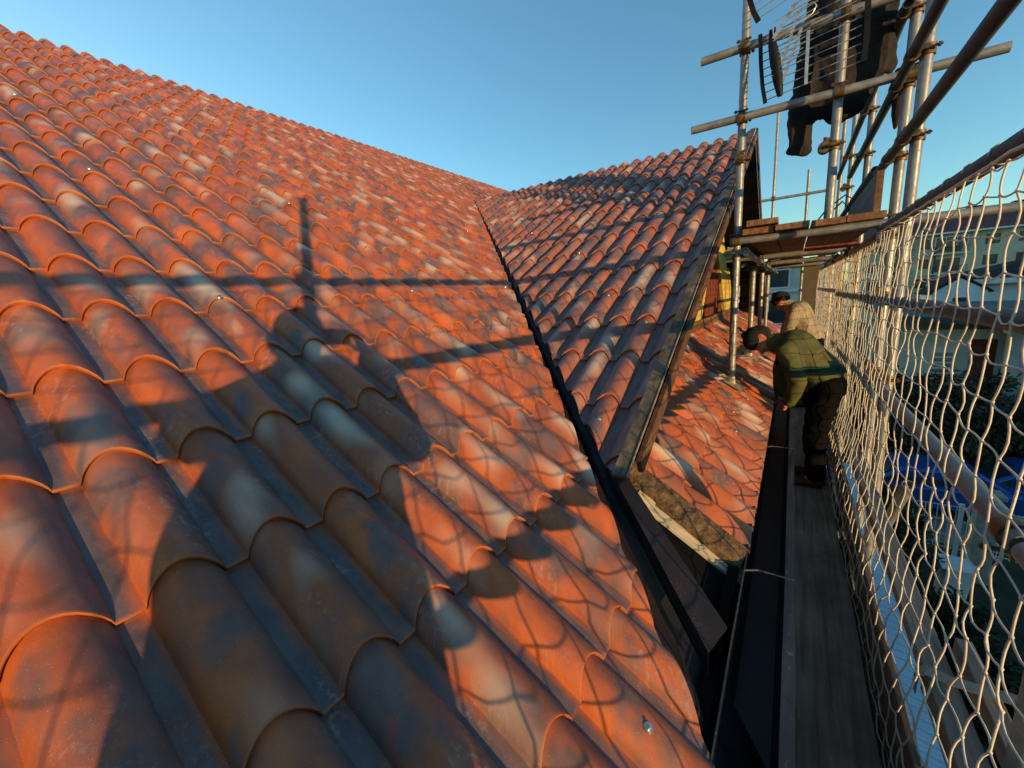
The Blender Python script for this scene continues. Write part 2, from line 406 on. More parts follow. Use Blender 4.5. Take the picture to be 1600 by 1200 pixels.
# back slope of the house and its walls, below the deck
mb = MB(); mb.quad((-4, RY, zM(RY)-.03), (13, RY, zM(RY)-.03), (13, 15.5, -1.1), (-4, 15.5, -1.1)); mb.build('back_roof', m_tile_l, house)
mb = MB(); mb.box((-3.8, .30, -7), (12.8, 15.2, -1.25)); mb.build('wall', m_plaster, house)
# near-black sheet under the tiles, standing in for the unlit void
mb = MB()
dk = lambda x, y: (x, y, zM(y)-.075)
mb.prism([dk(-4, .10), dk(12.8, .10), dk(12.8, 1.6), dk(-4, 1.6)], (0, 0, -.02)); mb.build('void_sheet', m_dark, house)
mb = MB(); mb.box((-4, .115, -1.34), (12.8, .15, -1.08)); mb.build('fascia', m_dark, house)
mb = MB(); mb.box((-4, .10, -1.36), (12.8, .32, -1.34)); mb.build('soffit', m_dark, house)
# valley gutter ----------------------------------------------------
def ring(y, lo=False):
    c = V((vx(y), y, 0))
    pts = []
    for s_ in (-.20, -.10, -.02, 0, .02, .055, .12):
        p = c + vn*s_
        z = zM(p.y)-.028 if s_ <= 0 else ((zS(p.x)-.02)*(1-lo) + (zM(p.y)-.062)*lo)
        if s_ == 0: z -= .012
        pts.append(V((p.x, p.y, z)))
    return pts
mb = MB(); ys = [.04+.11*k for k in range(47)]; vs = []; fs = []
for y in ys: vs += ring(y, max(0., min(1., (.66-y)/.14)))
for k in range(len(ys)-1):
    for i in range(6): fs.append((k*7+i, k*7+i+1, (k+1)*7+i+1, (k+1)*7+i))
mb.add(vs, fs); vg = mb.build('valley_gutter', m_flash, house, True, recalc=False)
md = vg.modifiers.new('th', 'SOLIDIFY'); md.thickness = .002
mb = MB()
ft = lambda x, y, h: onM(x, y, h)
a0, a1, b0_, b1_ = V((1.530, .585, -.722)), V((1.645, .605, -.715)), V((1.202, .105, -.998)), V((1.070, .137, -.990))
mb.add([a0, a1, b0_, b1_, a0-V((0,0,.004)), a1-V((0,0,.004)), b0_-V((0,0,.004)), b1_-V((0,0,.004))],
       [(0,3,2,1),(4,5,6,7),(0,1,5,4),(1,2,6,5),(2,3,7,6),(3,0,4,7)])
up_ = MB()                                                   # the folded upstand on the channel side, and the outer return
dn = V((0, 0, -.075))
mb.add([a0, b1_, b1_+dn, a0+dn, a0+V((.004,0,0)), b1_+V((.004,0,0)), b1_+dn+V((.004,0,0)), a0+dn+V((.004,0,0))], [(0,1,2,3),(7,6,5,4),(0,4,5,1),(1,5,6,2),(2,6,7,3),(3,7,4,0)])
mb.build('flashing_flange', m_flash, vg)
# cut edge of the lower roof: mortar strip, batten, prop
mb = MB()
e0, e1 = V((1.800, .60, 0)), V((1.735, .10, 0)); n_ = 14
vs = []; fs = []
for k in range(n_+1):
    t = k/n_; c = e0.lerp(e1, t); jit = .012*noise.noise(V((k*.9, 0, 0)))
    for (dx, h) in ((.03, .010), (-.02, .008), (-.05, .000+jit), (-.088+jit, -.018), (-.092, -.06), (.03, -.06)):
        p = c + V((dx, 0, 0)); vs.append(onM(p.x, p.y, h))
for k in range(n_):
    for i in range(6): j = (i+1) % 6; fs.append((k*6+i, k*6+j, (k+1)*6+j, (k+1)*6+i))
mb.add(vs, fs); mb.build('mortar_edge', m_under, low, True)
mb = MB()
for dx, w_, h in ((-.195, .030, -.050), (-.227, .026, -.058), (-.255, .024, -.066)):
    mb.beam(onM(1.90+dx, .50, h), onM(1.88+dx, .075, h), w_, .03, side=(1, 0, 0))
bt = mb.build('batten', m_batten, low, bevel=.002); tag(bt, 'pale planed batten at the cut edge')
mb = MB(); mb.beam(onM(1.66, .33, -.09), onM(1.56, .255, -.12), .055, .04); mb.build('batten', m_batten, low)
# closure under the cut edge of the gable tiles
mb = MB(); vs = []; k = 0
y = .60
while y < 5.12:
    c = V((vx(y), y, 0)) + vn*.040; u_ = (c.y-P2.y)/W + PAN/2; d_ = (P2.x-c.x)/math.cos(A2)
    v_ = d_/L2 + SCAL*pg(u_)/L2; fr = v_ - math.floor(v_); h = (fr-1)*STEP + prof(u_)
    p = V((c.x, c.y, zS(c.x))); vs += [p + N2*(h-.0045), p - N2*.035]; y += .0105
n_ = len(vs)//2; mb.add(vs, [(2*k, 2*k+2, 2*k+3, 2*k+1) for k in range(n_-1)])
cl = mb.build('valley_closure', m_barge, gab, recalc=False); md = cl.modifiers.new('th', 'SOLIDIFY'); md.thickness = .003
# eave gutter ---------------------------------------------------------
gz = -1.072
eg = MB()
prof_ = [(.098, gz+.004), (.092, gz+.002), (.090, gz-.10), (.075, gz-.135), (-.020, gz-.135), (-.034, gz-.10), (-.036, gz+.000), (-.066, gz-.004), (-.068, gz-.14), (-.03, gz-.15), (.096, gz-.15)]
xs = [-4, -1.0, .6, 2.2, 3.8, 5.4, 7.0, 8.6, 10.2, 12.6]
vs = []; fs = []
for k, x in enumerate(xs):
    for (y, z) in prof_: vs.append((x, y+.003*math.sin(k*2.1), z+.003*math.cos(k*1.7)))
n = len(prof_)
for k in range(len(xs)-1):
    for i in range(n): j = (i+1) % n; fs.append((k*n+i, k*n+j, (k+1)*n+j, (k+1)*n+i))
fs += [tuple(range(n)), tuple(range((len(xs)-1)*n, len(xs)*n))]
eg.add(vs, fs); gut = eg.build('eave_gutter', m_gut, house)
mb = MB(); mb.beam((-4, -.051, gz+.004), (12.6, -.051, gz+.004), .030, .012, side=(0, 1, 0), seg=60, jit=.0012); rim = mb.build('gutter_rim', m_rim, gut)
mb = MB(); mb.beam((-4, .094, gz+.008), (12.6, .094, gz+.008), .004, .006, side=(0, 1, 0), seg=60, jit=.0008); mb.build('gutter_edge', m_rim, gut)
for x in (-.6, 1.62, 3.1, 4.75, 6.4, 8.0, 9.7):
    mb = MB(); mb.poly([(x, .095, gz+.004), (x+.02, .05, gz+.008), (x+.02, -.01, gz+.006), (x+.01, -.064, gz+.012)], .0045, 6)
    mb.build('gutter_strap', m_rim, gut)
# gable ---------------------------------------------------------------
xa, xb = 1.52, RX+.02
def gedge(y, h, x0=xa, x1=xb): return onS(x0, y, h), onS(x1, y, h)
p, q = gedge(.545, .040); mb = MB(); mb.beam(p, q, .056, .016, side=(0, 1, 0), seg=24, jit=.0015); vb = mb.build('verge_board', m_verge, house)
tag(vb, 'mottled lichen-stained verge board')
p, q = gedge(.509, .046); mb = MB(); mb.beam(p, q, .003, .012, side=(0, 1, 0)); mb.build('verge_trim', m_toe, house)
p, q = gedge(.498, -.02, 1.62); mb = MB(); mb.beam(p, q, .022, .075, side=(0, 1, 0), seg=20, jit=.001); mb.build('bargeboard', m_barge, house)
p, q = V((2*RX-xa, .498, zS(xa))), V((RX, .498, zS(RX))); mb = MB(); mb.beam(p, q, .022, .125, side=(0, 1, 0)); mb.build('bargeboard', m_barge, house)
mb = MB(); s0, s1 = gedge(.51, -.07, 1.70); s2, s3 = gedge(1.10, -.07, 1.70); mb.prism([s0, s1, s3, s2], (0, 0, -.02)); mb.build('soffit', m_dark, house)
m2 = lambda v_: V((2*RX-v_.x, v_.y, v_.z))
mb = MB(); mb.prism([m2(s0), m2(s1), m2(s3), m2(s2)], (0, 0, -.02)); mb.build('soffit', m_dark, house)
GY = 1.10; zb = zM(GY)
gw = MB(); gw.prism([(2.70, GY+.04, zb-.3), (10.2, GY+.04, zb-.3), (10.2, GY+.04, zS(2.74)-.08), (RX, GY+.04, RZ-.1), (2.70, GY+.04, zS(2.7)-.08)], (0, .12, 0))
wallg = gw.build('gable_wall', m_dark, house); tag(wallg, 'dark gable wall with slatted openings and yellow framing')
def slats(x0, x1):
    m = MB(); k = x0
    while k < x1: m.box((k, GY-.01, zb-.02), (k+.085, GY+.03, zS(min(k, 2*RX-k))-.12)); k += .16
    return m.build('slat_panel', m_slat, wallg)
slats(7.0, 8.6)
mb = MB(); mb.beam((5.9, GY-.03, zb-.02), (6.9, GY-.03, .75), .50, .05, side=(1, 0, 0)); mb.build('yellow_post', m_yel, wallg)
mb = MB(); mb.beam((9.25, GY-.03, zb-.02), (7.75, GY-.03, .90), .62, .05, side=(1, 0, 0)); mb.build('yellow_post', m_yel, wallg)
mb = MB(); mb.beam((9.75, GY-.04, zb-.02), (9.0, GY-.04, .35), .16, .05, side=(1, 0, 0)); mb.build('yellow_post', m_yel, wallg)
mb = MB(); mb.beam((2.6, GY-.06, zb+.035), (10.4, GY-.06, zb+.035), .05, .09, side=(0, 1, 0)); mb.build('wall_plate', m_board, wallg)
mb = MB()
mb.beam((2.6, GY-.095, zM(GY-.09)+.05), (10.3, GY-.095, zM(GY-.09)+.05), .012, .06, side=(0, 1, 0), seg=90, jit=.004)
mb.build('wall_flashing', m_barge, wallg)
# ------------------------------------------------------------------ scaffold
scf = empty('scaffolding', (4.08, -.56, -7)); tag(scf, 'grey steel tube scaffolding clamped together along the eaves and round the gable', 'scaffolding')
R_ = .030
def tube(name, p, q, mat=m_tube, r=R_, hollow=True, label=None):
    m = MB(); m.tube(p, q, r, 18, hollow=hollow); o = m.build(name, mat, scf, True)
    if label: o['label'] = label
    return o
def coupler(c, ax1, ax2, mat=m_rust, s=1.0):
    """right angle clamp joining a tube along ax1 through c and a tube along ax2 beside it"""
    c = V(c); a = V(ax1).normalized(); b = V(ax2).normalized(); n = a.cross(b).normalized()
    m = MB(); r = R_+.009*s
    m.tube(c-a*.028*s, c+a*.028*s, r, 14); d = c+n*(2*R_)
    m.tube(d-b*.028*s, d+b*.028*s, r, 14)
    m.beam(c-b*.048*s, c-b*.048*s+n*.045, .020, .045, side=a); m.beam(d+a*.046*s, d+a*.046*s-n*.04, .045, .022, side=b)
    for (e, f, g) in ((c-b*.05*s, n, -1), (d+a*.05*s, b, 1)):
        m.tube(e-f*.045*s*g, e+f*.055*s*g, .0065, 8); m.tube(e+f*.035*s*g, e+f*.048*s*g, .0125, 6); m.tube(e-f*.038*g, e-f*.030*g, .012, 8)
    m.ball(c+a*.02+n*.012, .016*s, 7, 5); m.ball(d-b*.02-n*.01, .016*s, 7, 5)
    return m.build('coupler', mat, scf, True)
X, Y, Z = V((1, 0, 0)), V((0, 1, 0)), V((0, 0, 1))
inner = [(4.08, .417, 3.6), (5.88, .414, .30), (7.70, .417, .30), (9.50, .417, .30)]
for (x, y, zt) in inner:
    zb_ = zM(y)+.045
    tube('standard', (x, y, zb_+.10), (x, y, zt))
    bp = MB(); nrm = N1
    c = V((x, y, zM(y)))+N1*.036
    bp.beam(c, c+N1*.007, .19, .17, side=X)
    bp.tube(c, V((x, y, zb_+.14)), .019, 12)
    for sx in (-1, 1): bp.beam((x+sx*.035, y, zb_-.01), (x+sx*.022, y, zb_+.075), .007, .03, side=X)
    bp.build('base_plate', m_plate, scf)
    cb = MB(); cb.tube((x, y, zb_+.088), (x, y, zb_+.112), .036, 14)
    cb.beam((x-.09, y-.02, zb_+.10), (x+.09, y+.02, zb_+.10), .012, .012); cb.build('jack_collar', m_plate, scf, True)
outer = [(3.60, -.560, 3.4), (4.08, -.560, 3.4), (5.90, -.560, 3.0), (7.70, -.560, 2.9), (9.50, -.560, 2.8), (1.42, -.575, .42), (-.45, -.535, 1.27), (-2.4, -.56, .42)]
for (x, y, zt) in outer: tube('standard', (x, y, -6.98), (x, y, zt), hollow=True)
tube('standard', (4.08, -.19, .47), (4.08, -.19, 3.4))
tube('standard', (11.6, .49, -.6), (11.6, .49, 3.85)); tube('standard', (11.6, -.14, -6.98), (11.6, -.14, 2.42)); tube('standard', (10.2, -.60, -6.98), (10.2, -.60, 1.6))
tube('standard', (9.9, .95, -.3), (9.9, .95, 1.42))
tube('guard_rail', (11.54, 1.0, 1.92), (11.54, -.52, 1.92)); coupler((11.6, .49, 1.92), Z, Y)
# cross tubes at the front frame
tx = 4.08 - 2*R_
tube('transom', (tx, .46, .385), (tx, -2.6, .385))
tube('guard_rail', (tx, .785, 1.322), (tx, -.99, 1.31)); tube('guard_rail', (tx, .722, 1.81), (tx, -.95, 1.79))
for (y, z) in ((.417, 1.32), (-.19, 1.32), (-.56, 1.31), (.417, 1.81), (-.19, 1.80), (-.56, 1.79), (.417, .385), (-.56, .385)): coupler((4.08, y, z), Z, Y)
coupler((4.08, .417, 1.02), Z, Y, m_rust, 1.05); coupler((4.08, -.19, .98), Z, X, m_rust, 1.1)
# platform frame
tube('ledger', (3.97, .345, .292), (11.8, .345, .292)); tube('ledger', (3.9, -.50, .292), (11.8, -.50, .292))
coupler((4.08, .417, .292), Z, X, m_plate)
for x in (5.95, 7.77, 9.57):
    tube('transom', (x, .72, .352), (x, -.95, .352))
    coupler((x, .345, .352), Y, X, m_rust); coupler((x, -.50, .352), Y, X, m_rust)
for x in (5.88, 7.70, 9.50): coupler((x, .417, .24), Z, X, m_rust, 1.05)
# long guard rails on the outside
def rail(x0, x1, z, y=-.50, z1=None, mat=m_tube_d): return tube('guard_rail', (x0, y, z), (x1, y, z if z1 is None else z1), mat)
rail(-6.5, 4.02, .345); coupler((4.08, -.56, .30), Z, X)
rail(-6.5, 6.9, -.105, z1=-.15); rail(1.40, 6.6, -.655, z1=-.75, mat=m_tube_c); rail(-6.5, 1.38, -.66, y=-.50, z1=-.66, mat=m_tube)
rail(7.0, 11.5, -.12, mat=m_tube)
coupler((1.47, -.50, -.657), X, Z, m_rust, 1.0); coupler((4.08, -.56, -.68), Z, X); coupler((4.08, -.56, -.12), Z, X); coupler((3.60, -.56, -.66), Z, X)
rail(1.9, 4.60, .815, z1=.822); rail(2.65, 6.9, 1.272, z1=1.265); rail(3.95, 9.0, 1.70, z1=1.66); rail(4.6, 9.2, .86, y=-.49)
for (x, z) in ((4.08, .82), (4.08, 1.27), (4.08, 1.70), (3.60, .82), (3.60, 1.27), (5.9, 1.27), (5.9, 1.68), (7.7, 1.27), (7.7, 1.67), (5.9, .86)): coupler((x, -.56, z), Z, X)
coupler((-.45, -.535, .345), Z, X); coupler((-.45, -.535, -.105), Z, X)
tube('brace', (3.12, -.63, -1.20), (4.75, -.62, -3.1), m_tube)
tube('ledger', (-6, -.315, -1.83+.0), (11, -.315, -1.83)); tube('ledger', (-6, .22, -1.83), (11, .22, -1.83))
for x in (-2.4, -.45, 1.42, 3.6, 5.9, 7.7, 9.5):
    tube('transom', (x+.06, .27, -1.89), (x+.06, -.70, -1.89))
# boards --------------------------------------------------------------
def board(p, q, w_, t_, mat, label, group=None, name='scaffold_board', side=Y, cat='board'):
    m = MB(); m.beam(p, q, w_, t_, side=side, seg=10, jit=.0015); o = m.build(name, mat, None, bevel=.003)
    return tag(o, label, cat, group)
pb = 'boards laid on the upper platform'
zt = .385+R_+.024
board((3.93, .26, zt), (8.3, .26, zt), .215, .045, m_board, 'ragged brown board, lower one at the left end of the upper platform', pb)
board((3.86, .23, zt+.052), (7.2, .28, zt+.052), .21, .042, m_board, 'orange-brown board laid on top at the left end of the platform', pb)
board((3.90, .035, zt), (8.2, .03, zt), .215, .045, m_board, 'brown board just left of the tall middle pole on the platform', pb)
board((3.92, -.185+.0, zt-.002), (8.0, -.19, zt-.002), .20, .045, m_board, 'brown board under the foot of the tall middle pole', pb)
board((3.96, -.40, zt+.004), (8.4, -.405, zt+.004), .215, .05, m_board, 'dark brown board at the outer edge of the upper platform', pb)
board((5.6, .10, .352+R_+.072), (9.6, .12, .352+R_+.072), .2, .04, m_board, 'brown board lying on the far half of the platform', pb)
board((8.45, .24, .352+R_+.022), (12, .24, .352+R_+.022), .215, .042, m_board, 'far platform board next to the gable eaves', pb)
board((8.35, .0, .352+R_+.022), (12, .0, .352+R_+.022), .215, .042, m_board, 'far platform board in the middle row', pb)
board((8.5, -.30, .352+R_+.022), (12, -.30, .352+R_+.022), .215, .042, m_board, 'far platform board at the outer row', pb)
board((4.98, .55-.62, .292+R_-.0+.001+.0), (4.99, -.47, .292+R_+.001), .10, .035, m_boardr, 'short red board end showing under the platform', pb, side=X)
board((3.98, -.455, .60), (5.86, -.455, .60), .27, .038, m_toe, 'grey toe board standing on edge with end grain painted sunlit orange', 'toe boards of the upper platform', 'toe_board', side=Z)
m = MB(); m.box((3.974, -.475, .465), (3.978, -.436, .735)); m.build('lit_end_grain', m_board, [o for o in sc.objects if o.name == 'toe_board'][0])  # thin warm plate puts low sunlight into the colour of the board end
board((5.98, -.455, .58), (8.3, -.45, .58), .24, .038, m_toe, 'further toe board standing on edge behind the first', 'toe boards of the upper platform', 'toe_board', side=Z)
board((-3.0, -.232, -1.775), (3.2, -.232, -1.775), .275, .045, m_plank, 'dark worn walking plank beside the gutter', 'planks of the lower walkway')
board((3.21, -.228, -1.779), (9.5, -.230, -1.779), .272, .045, m_plank, 'walking plank continuing under the bending worker', 'planks of the lower walkway')
board((1.78, -.497, -1.385), (6.4, -.495, -1.40), .080, .050, m_rail, 'long grey timber rail running low behind the net', 'timber rails behind the net', 'timber_rail')
board((-1.0, -.612, -1.372), (1.93, -.588, -1.345), .045, .075, m_rail, 'narrow timber batten lying just outside the strapped rail', 'timber rails behind the net', 'timber_rail')
board((-.6, -.520, -1.420), (1.755, -.492, -1.385), .075, .085, m_rail, 'weathered timber piece tied under the strap in the corner', 'timber rails behind the net', 'timber_rail')
board((-3.0, -.415, -1.64), (2.75, -.405, -1.64), .022, .30, m_rail, 'thin pale board on edge between plank and timber rail', None, 'toe_board')
board((2.5, -.42, -1.66), (8.0, -.44, -1.66), .022, .30, m_rail, 'dark toe board on edge beside the worker\'s boots', None, 'toe_board')
tube('guard_rail', (-3, -.383, -1.765), (9, -.383, -1.765), m_tube_d, r=.010)
# ------------------------------------------------------------------ safety net
NP = [(-.474, .318), (-.468, .10), (-.462, -.15), (-.458, -.45), (-.452, -.75), (-.448, -1.0), (-.430, -1.22), (-.405, -1.36), (-.386, -1.52), (-.378, -1.74)]
def nprof(t):                                           # t metres below the top, measured along z
    z = .318 - t
    for (a, b) in zip(NP, NP[1:]):
        if z >= b[1]-1e-6:
            f = (a[1]-z)/(a[1]-b[1]); return a[0]+(b[0]-a[0])*f
    return NP[-1][0]
DX, DZ = .120, .1085; NR = 20; X0 = -3.6; NC = 130
def knot(i, j):
    x = X0 + i*DX; t = j*DZ
    nv = noise.noise_vector(V((i*.55, j*.6, 4.2))); nb = noise.noise_vector(V((x*.9, j*.16, 9.1)))
    sag = .030*math.sin(x*1.74+1.0)*math.sin(math.pi*j/(NR-1))
    e = 0 if j == 0 else 1
    lowf = max(0, (t-1.0))
    z = .318 - t + e*(.024*nv.z + .045*nb.z) - (.035*abs(math.sin((x-4.08)*math.pi/1.9)) if j < 4 else 0)*(1-j/4)
    y = nprof(t) + e*(.010*nv.y + .014*nb.y) + e*.006
    y = max(y, nprof(t)-.004)
    return V((x + e*(.030*nv.x + .050*nb.x) + sag*.5*e + lowf*.03*math.sin(j*1.9+i*.3), y, max(z, -1.745)))
nm = MB(); K = [[knot(i, j) for j in range(NR)] for i in range(NC)]
def cord(p, q, r, sag, segs=3, sides=5):
    d = q-p; pts = []
    nz = V((rnd.uniform(-1, 1), rnd.uniform(-.5, .5), rnd.uniform(-.6, .6)))*.017
    for k in range(segs+1):
        t = k/segs; w_ = math.sin(math.pi*t); pts.append(p + d*t + V((0, 0, -sag))*w_ + nz*w_*(1 if segs < 4 else 1))
    nm.poly(pts, r, sides, cap=False)
for i in range(NC):
    x = X0+i*DX; near = .7 < x < 4.2; r = .0029
    for j in range(NR):
        if j < NR-1: cord(K[i][j], K[i][j+1], r, 0, 4 if near else 2, 6 if near else 4)
        if i < NC-1: cord(K[i][j], K[i+1][j], r*.92, .007, 4 if near else 2, 6 if near else 4)
        if near: nm.ball(K[i][j], .0050, 7, 5, (1, 1, 1.15))
    # lacing round the top rail
    if x < 4.0 and i % 2 == 0:
        c = V((x+.02, -.50, .345)); pts = [c + V((.012*math.sin(a), math.cos(a)*.0335, math.sin(a)*.0335)) for a in [k*math.pi/5 for k in range(10)]]
        nm.poly(pts, .0026, 5)
pts = [V((X0+k*.11, -.474+.004*noise.noise(V((k*.7, 0, 0))), .318+.006*noise.noise(V((k*.8, 5, 0))))) for k in range(142)]
nm.poly(pts, .0048, 6)
net = nm.build('safety_net', m_net, None, True, recalc=False); net.modifiers.clear()
tag(net, 'cream cord safety net hanging from the rail along the whole walkway', 'net')
# strap round the timber rail
sm = MB()
def ribbon(m, pts, w_, t_=.003, side=X):
    for a, b in zip(pts, pts[1:]): m.beam(a, b, w_, t_, side=side)
ribbon(sm, [V(p) for p in ((1.74, -.435, -1.43), (1.735, -.436, -1.35), (1.72, -.455, -1.325), (1.69, -.50, -1.31), (1.66, -.56, -1.285), (1.62, -.62, -1.25), (1.57, -.66, -1.19), (1.50, -.68, -1.12), (1.40, -.69, -1.04))], .040)
st = sm.build('lashing_strap', m_strap); tag(st, 'grey webbing strap tied round the timber rail in the lower right corner', 'strap')
bm_ = MB(); bm_.box((1.515, -.69, -1.165), (1.565, -.655, -1.12)); bm_.tube((1.50, -.672, -1.14), (1.58, -.672, -1.14), .006); bm_.build('buckle', m_alu, st, bevel=.004)
# ------------------------------------------------------------------ antenna hanging on the pole
an = empty('tv_antenna', (3.93, .05, 1.45)); tag(an, 'aluminium grid television antenna with black end bars hung on the scaffold tubes', 'antenna')
ax = 3.90
def grid(y0, z0, y1, z1, n, zt0, zt1, name='reflector_grid'):
    m = MB()
    for k in range(n):
        t = k/(n-1); m.tube((ax, y0+(.04*t), z0+(zt0-z0)*t), (ax+.02, y1+.02*t, z1+(zt1-z1)*t), .0036, 6)
    return m.build(name, m_alu, an, True)
grid(.262, 1.352, -.285, 1.435, 9, 1.775, 1.86)
grid(.335, 1.905, -.05, 2.03, 6, 2.16, 2.30)
def bar(pts, w_, name='end_bar'):
    m = MB()
    for a, b in zip(pts, pts[1:]): m.beam(a, b, w_, .018, side=Y)
    return m.build(name, m_blackp, an)
bar([V((ax, .252, 1.335)), V((ax, .275, 1.45)), V((ax, .292, 1.60)), V((ax, .306, 1.80))], .026)
bar([V((ax, -.300, 1.42)), V((ax, -.305, 1.56)), V((ax, -.298, 1.70)), V((ax, -.285, 1.90))], .030)
bar([V((ax, .322, 1.89)), V((ax, .355, 1.96)), V((ax, .40, 2.10)), V((ax, .42, 2.24))], .032)
m = MB(); m.poly([(ax-.03, .238, 1.79), (ax-.03, .236, 1.735), (ax-.03, .226, 1.70), (ax-.03, .205, 1.60), (ax-.03, .180, 1.46), (ax-.03, .165, 1.375), (ax-.03, .160, 1.345)], [.012, .014, .026, .034, .032, .022, .016], 12); m.build('dipole_box', m_blackp, an, True)
m = MB(); m.tube((ax-.03, .215, 1.80), (ax-.03, .212, 1.72), .006); m.build('dipole_box', m_blackp, an)
def strip(p, q, w_=.020):
    m = MB(); m.beam(p, q, w_, .004, side=Y)
    o = m.build('alu_strip', m_alu, an); return o
strip((ax-.01, .010, 1.38), (ax-.01, .016, 1.715)); strip((ax-.04, .095, 1.90), (ax-.04, .225, 1.72), .024); strip((ax-.035, .08, 1.84), (ax-.035, .165, 1.53)); strip((ax-.035, .055, 1.74), (ax-.035, .155, 1.42))
m = MB()
for k in range(12):
    t = k/11; yc = .06+.10*t; zc = 1.90-.40*t; L = .13+.02*math.sin(k*2)
    m.tube((ax-.05, yc+L*.5, zc-.018), (ax-.05, yc-L*.9, zc+.030), .0034, 6)
m.poly([(ax-.05, .22, 1.74), (ax-.05, .228, 1.80), (ax-.05, .215, 1.825), (ax-.05, -.05, 1.90)], .0036, 6)
m.poly([(ax-.05, .235, 1.70), (ax-.05, -.0, 1.79), (ax-.05, -.02, 1.83), (ax-.05, .0, 1.86), (ax-.05, .11, 1.83)], .0036, 6)
m.build('director_rod', m_alu, an, True)
# ------------------------------------------------------------------ soft bodies: capsules fused into one surface
def fuse(parts, name, mat, parent, voxel=.010, smooth=3, label=None):
    bm = bmesh.new()
    for P in parts:
        if len(P) == 4:
            p, q, ra, rb = P; p, q = V(p), V(q); n = 5
            for k in range(n+1):
                pass
            m = MB(); x, y, d = m.frame(q-p) if (q-p).length > 1e-4 else (X, Y, Z)
            N = 16; rings = []
            for k in range(5): a = math.pi/2*(k/4)-math.pi/2; rings.append((p+d*(ra*math.sin(a)), max(ra*math.cos(a), ra*.05)))
            for k in range(5): a = math.pi/2*(k/4); rings.append((q+d*(rb*math.sin(a)), max(rb*math.cos(a), rb*.05)))
            vs = []; fs = []
            for c, r in rings:
                for i in range(N):
                    t = 2*math.pi*i/N; vs.append(c + x*r*math.cos(t) + y*r*math.sin(t))
            for k in range(len(rings)-1):
                for i in range(N): j = (i+1) % N; fs.append((k*N+i, k*N+j, (k+1)*N+j, (k+1)*N+i))
            fs.append(tuple(range(N))[::-1]); fs.append(tuple(range((len(rings)-1)*N, len(rings)*N)))
        else:
            c, r, s3 = P; m = MB(); m.ball(c, r, 18, 12, s3); vs, fs = m.v, m.f
        bv = [bm.verts.new(v) for v in vs]
        for f in fs:
            try: bm.faces.new([bv[i] for i in f])
            except ValueError: pass
    bmesh.ops.remove_doubles(bm, verts=bm.verts, dist=1e-6)
    bmesh.ops.recalc_face_normals(bm, faces=bm.faces)
    me = bpy.data.meshes.new('tmp'); bm.to_mesh(me); bm.free()
    t = bpy.data.objects.new('tmp', me); sc.collection.objects.link(t)
    r = t.modifiers.new('r', 'REMESH'); r.mode = 'VOXEL'; r.voxel_size = voxel; r.use_smooth_shade = True
    s = t.modifiers.new('s', 'SMOOTH'); s.factor = .6; s.iterations = smooth
    dg = bpy.context.evaluated_depsgraph_get(); ev = t.evaluated_get(dg); me2 = bpy.data.meshes.new_from_object(ev)
    bpy.data.objects.remove(t); bpy.data.meshes.remove(me)
    me2.name = name; off_ = wl(parent) if parent else V((0, 0, 0))
    for v in me2.vertices: v.co -= off_
    me2.materials.clear(); me2.materials.append(mat); me2.polygons.foreach_set('use_smooth', [True]*len(me2.polygons))
    o = bpy.data.objects.new(name, me2); sc.collection.objects.link(o)
    if parent: o.parent = parent
    if label: o['label'] = label
    return o
def wrinkle(o, amp, sc1, seed=0.0, za=1.6):
    me = o.data; me.update()
    ns = [v.normal.copy() for v in me.vertices]
    for v, n in zip(me.vertices, ns):
        c = v.co; a = noise.noise(V((c.x*sc1+seed, c.y*sc1, c.z*sc1*za))); b = noise.noise(V((c.x*sc1*2.3, c.y*sc1*2.3+seed, c.z*sc1*za*2.2)))
        v.co += n*amp*((1-abs(a)*2.2) + .5*b)
def hand(c, d, s, curl=.6, side=1, fit=1.0):
    """palm at c pointing along d, s = across the palm; five unequal bent fingers"""
    c, d, s = V(c), V(d).normalized(), V(s).normalized(); n = d.cross(s).normalized()*side; out = []
    out.append((c-s*.022, c+s*.022, .019, .019)); out.append((c-s*.020+d*.035, c+s*.022+d*.035, .016, .016)); out.append((c-d*.03, c+d*.03, .024, .022))
    for k, (o_, L) in enumerate(((-.030, .060), (-.010, .076), (.010, .080), (.030, .070))):
        a = c+s*o_+d*.045; b = a+d*L*.42*fit+n*L*.12*curl; e = b+d*L*.30*(1-curl*.5)+n*L*.30*curl; f = e+d*L*.2*(1-curl)+n*L*.28*curl
        out += [(a, b, .0095, .0090), (b, e, .0090, .0084), (e, f, .0084, .0076)]
    a = c+s*.030-d*.005; b = a+s*.025+d*.022+n*.012; e = b+d*.026+n*.014
    out += [(a, b, .0115, .0100), (b, e, .0100, .0085)]
    return out
def headparts(c, upv, face):
    c, u, f = V(c), V(upv).normalized(), V(face).normalized(); f = (f-u*f.dot(u)).normalized(); s = u.cross(f)
    P = [(c+u*.030-f*.018, .094, (1, 1, 1)), (c+u*.02+f*.010, .088, (1, 1, 1)), (c-u*.045+f*.035, c-u*.060+f*.045, .060, .048), (c-u*.095+f*.060, .026, (1, 1, 1)),
         (c-u*.005+f*.092, c-u*.040+f*.112, .010, .015), (c+u*.015+s*.03+f*.083, c+u*.015-s*.03+f*.083, .014, .014),
         (c-u*.065+f*.088-s*.014, c-u*.065+f*.088+s*.014, .008, .008), (c-u*.076+f*.085-s*.012, c-u*.076+f*.085+s*.012, .008, .008),
         (c-u*.03+f*.07+s*.035, .028, (1, 1, 1)), (c-u*.03+f*.07-s*.035, .028, (1, 1, 1))]
    for k in (-1, 1):
        P += [(c+s*.084*k-u*.000-f*.012, c+s*.088*k-u*.035-f*.004, .015, .010), (c+s*.090*k+u*.008-f*.02, .013, (1, 1, 1))]
    return P, s
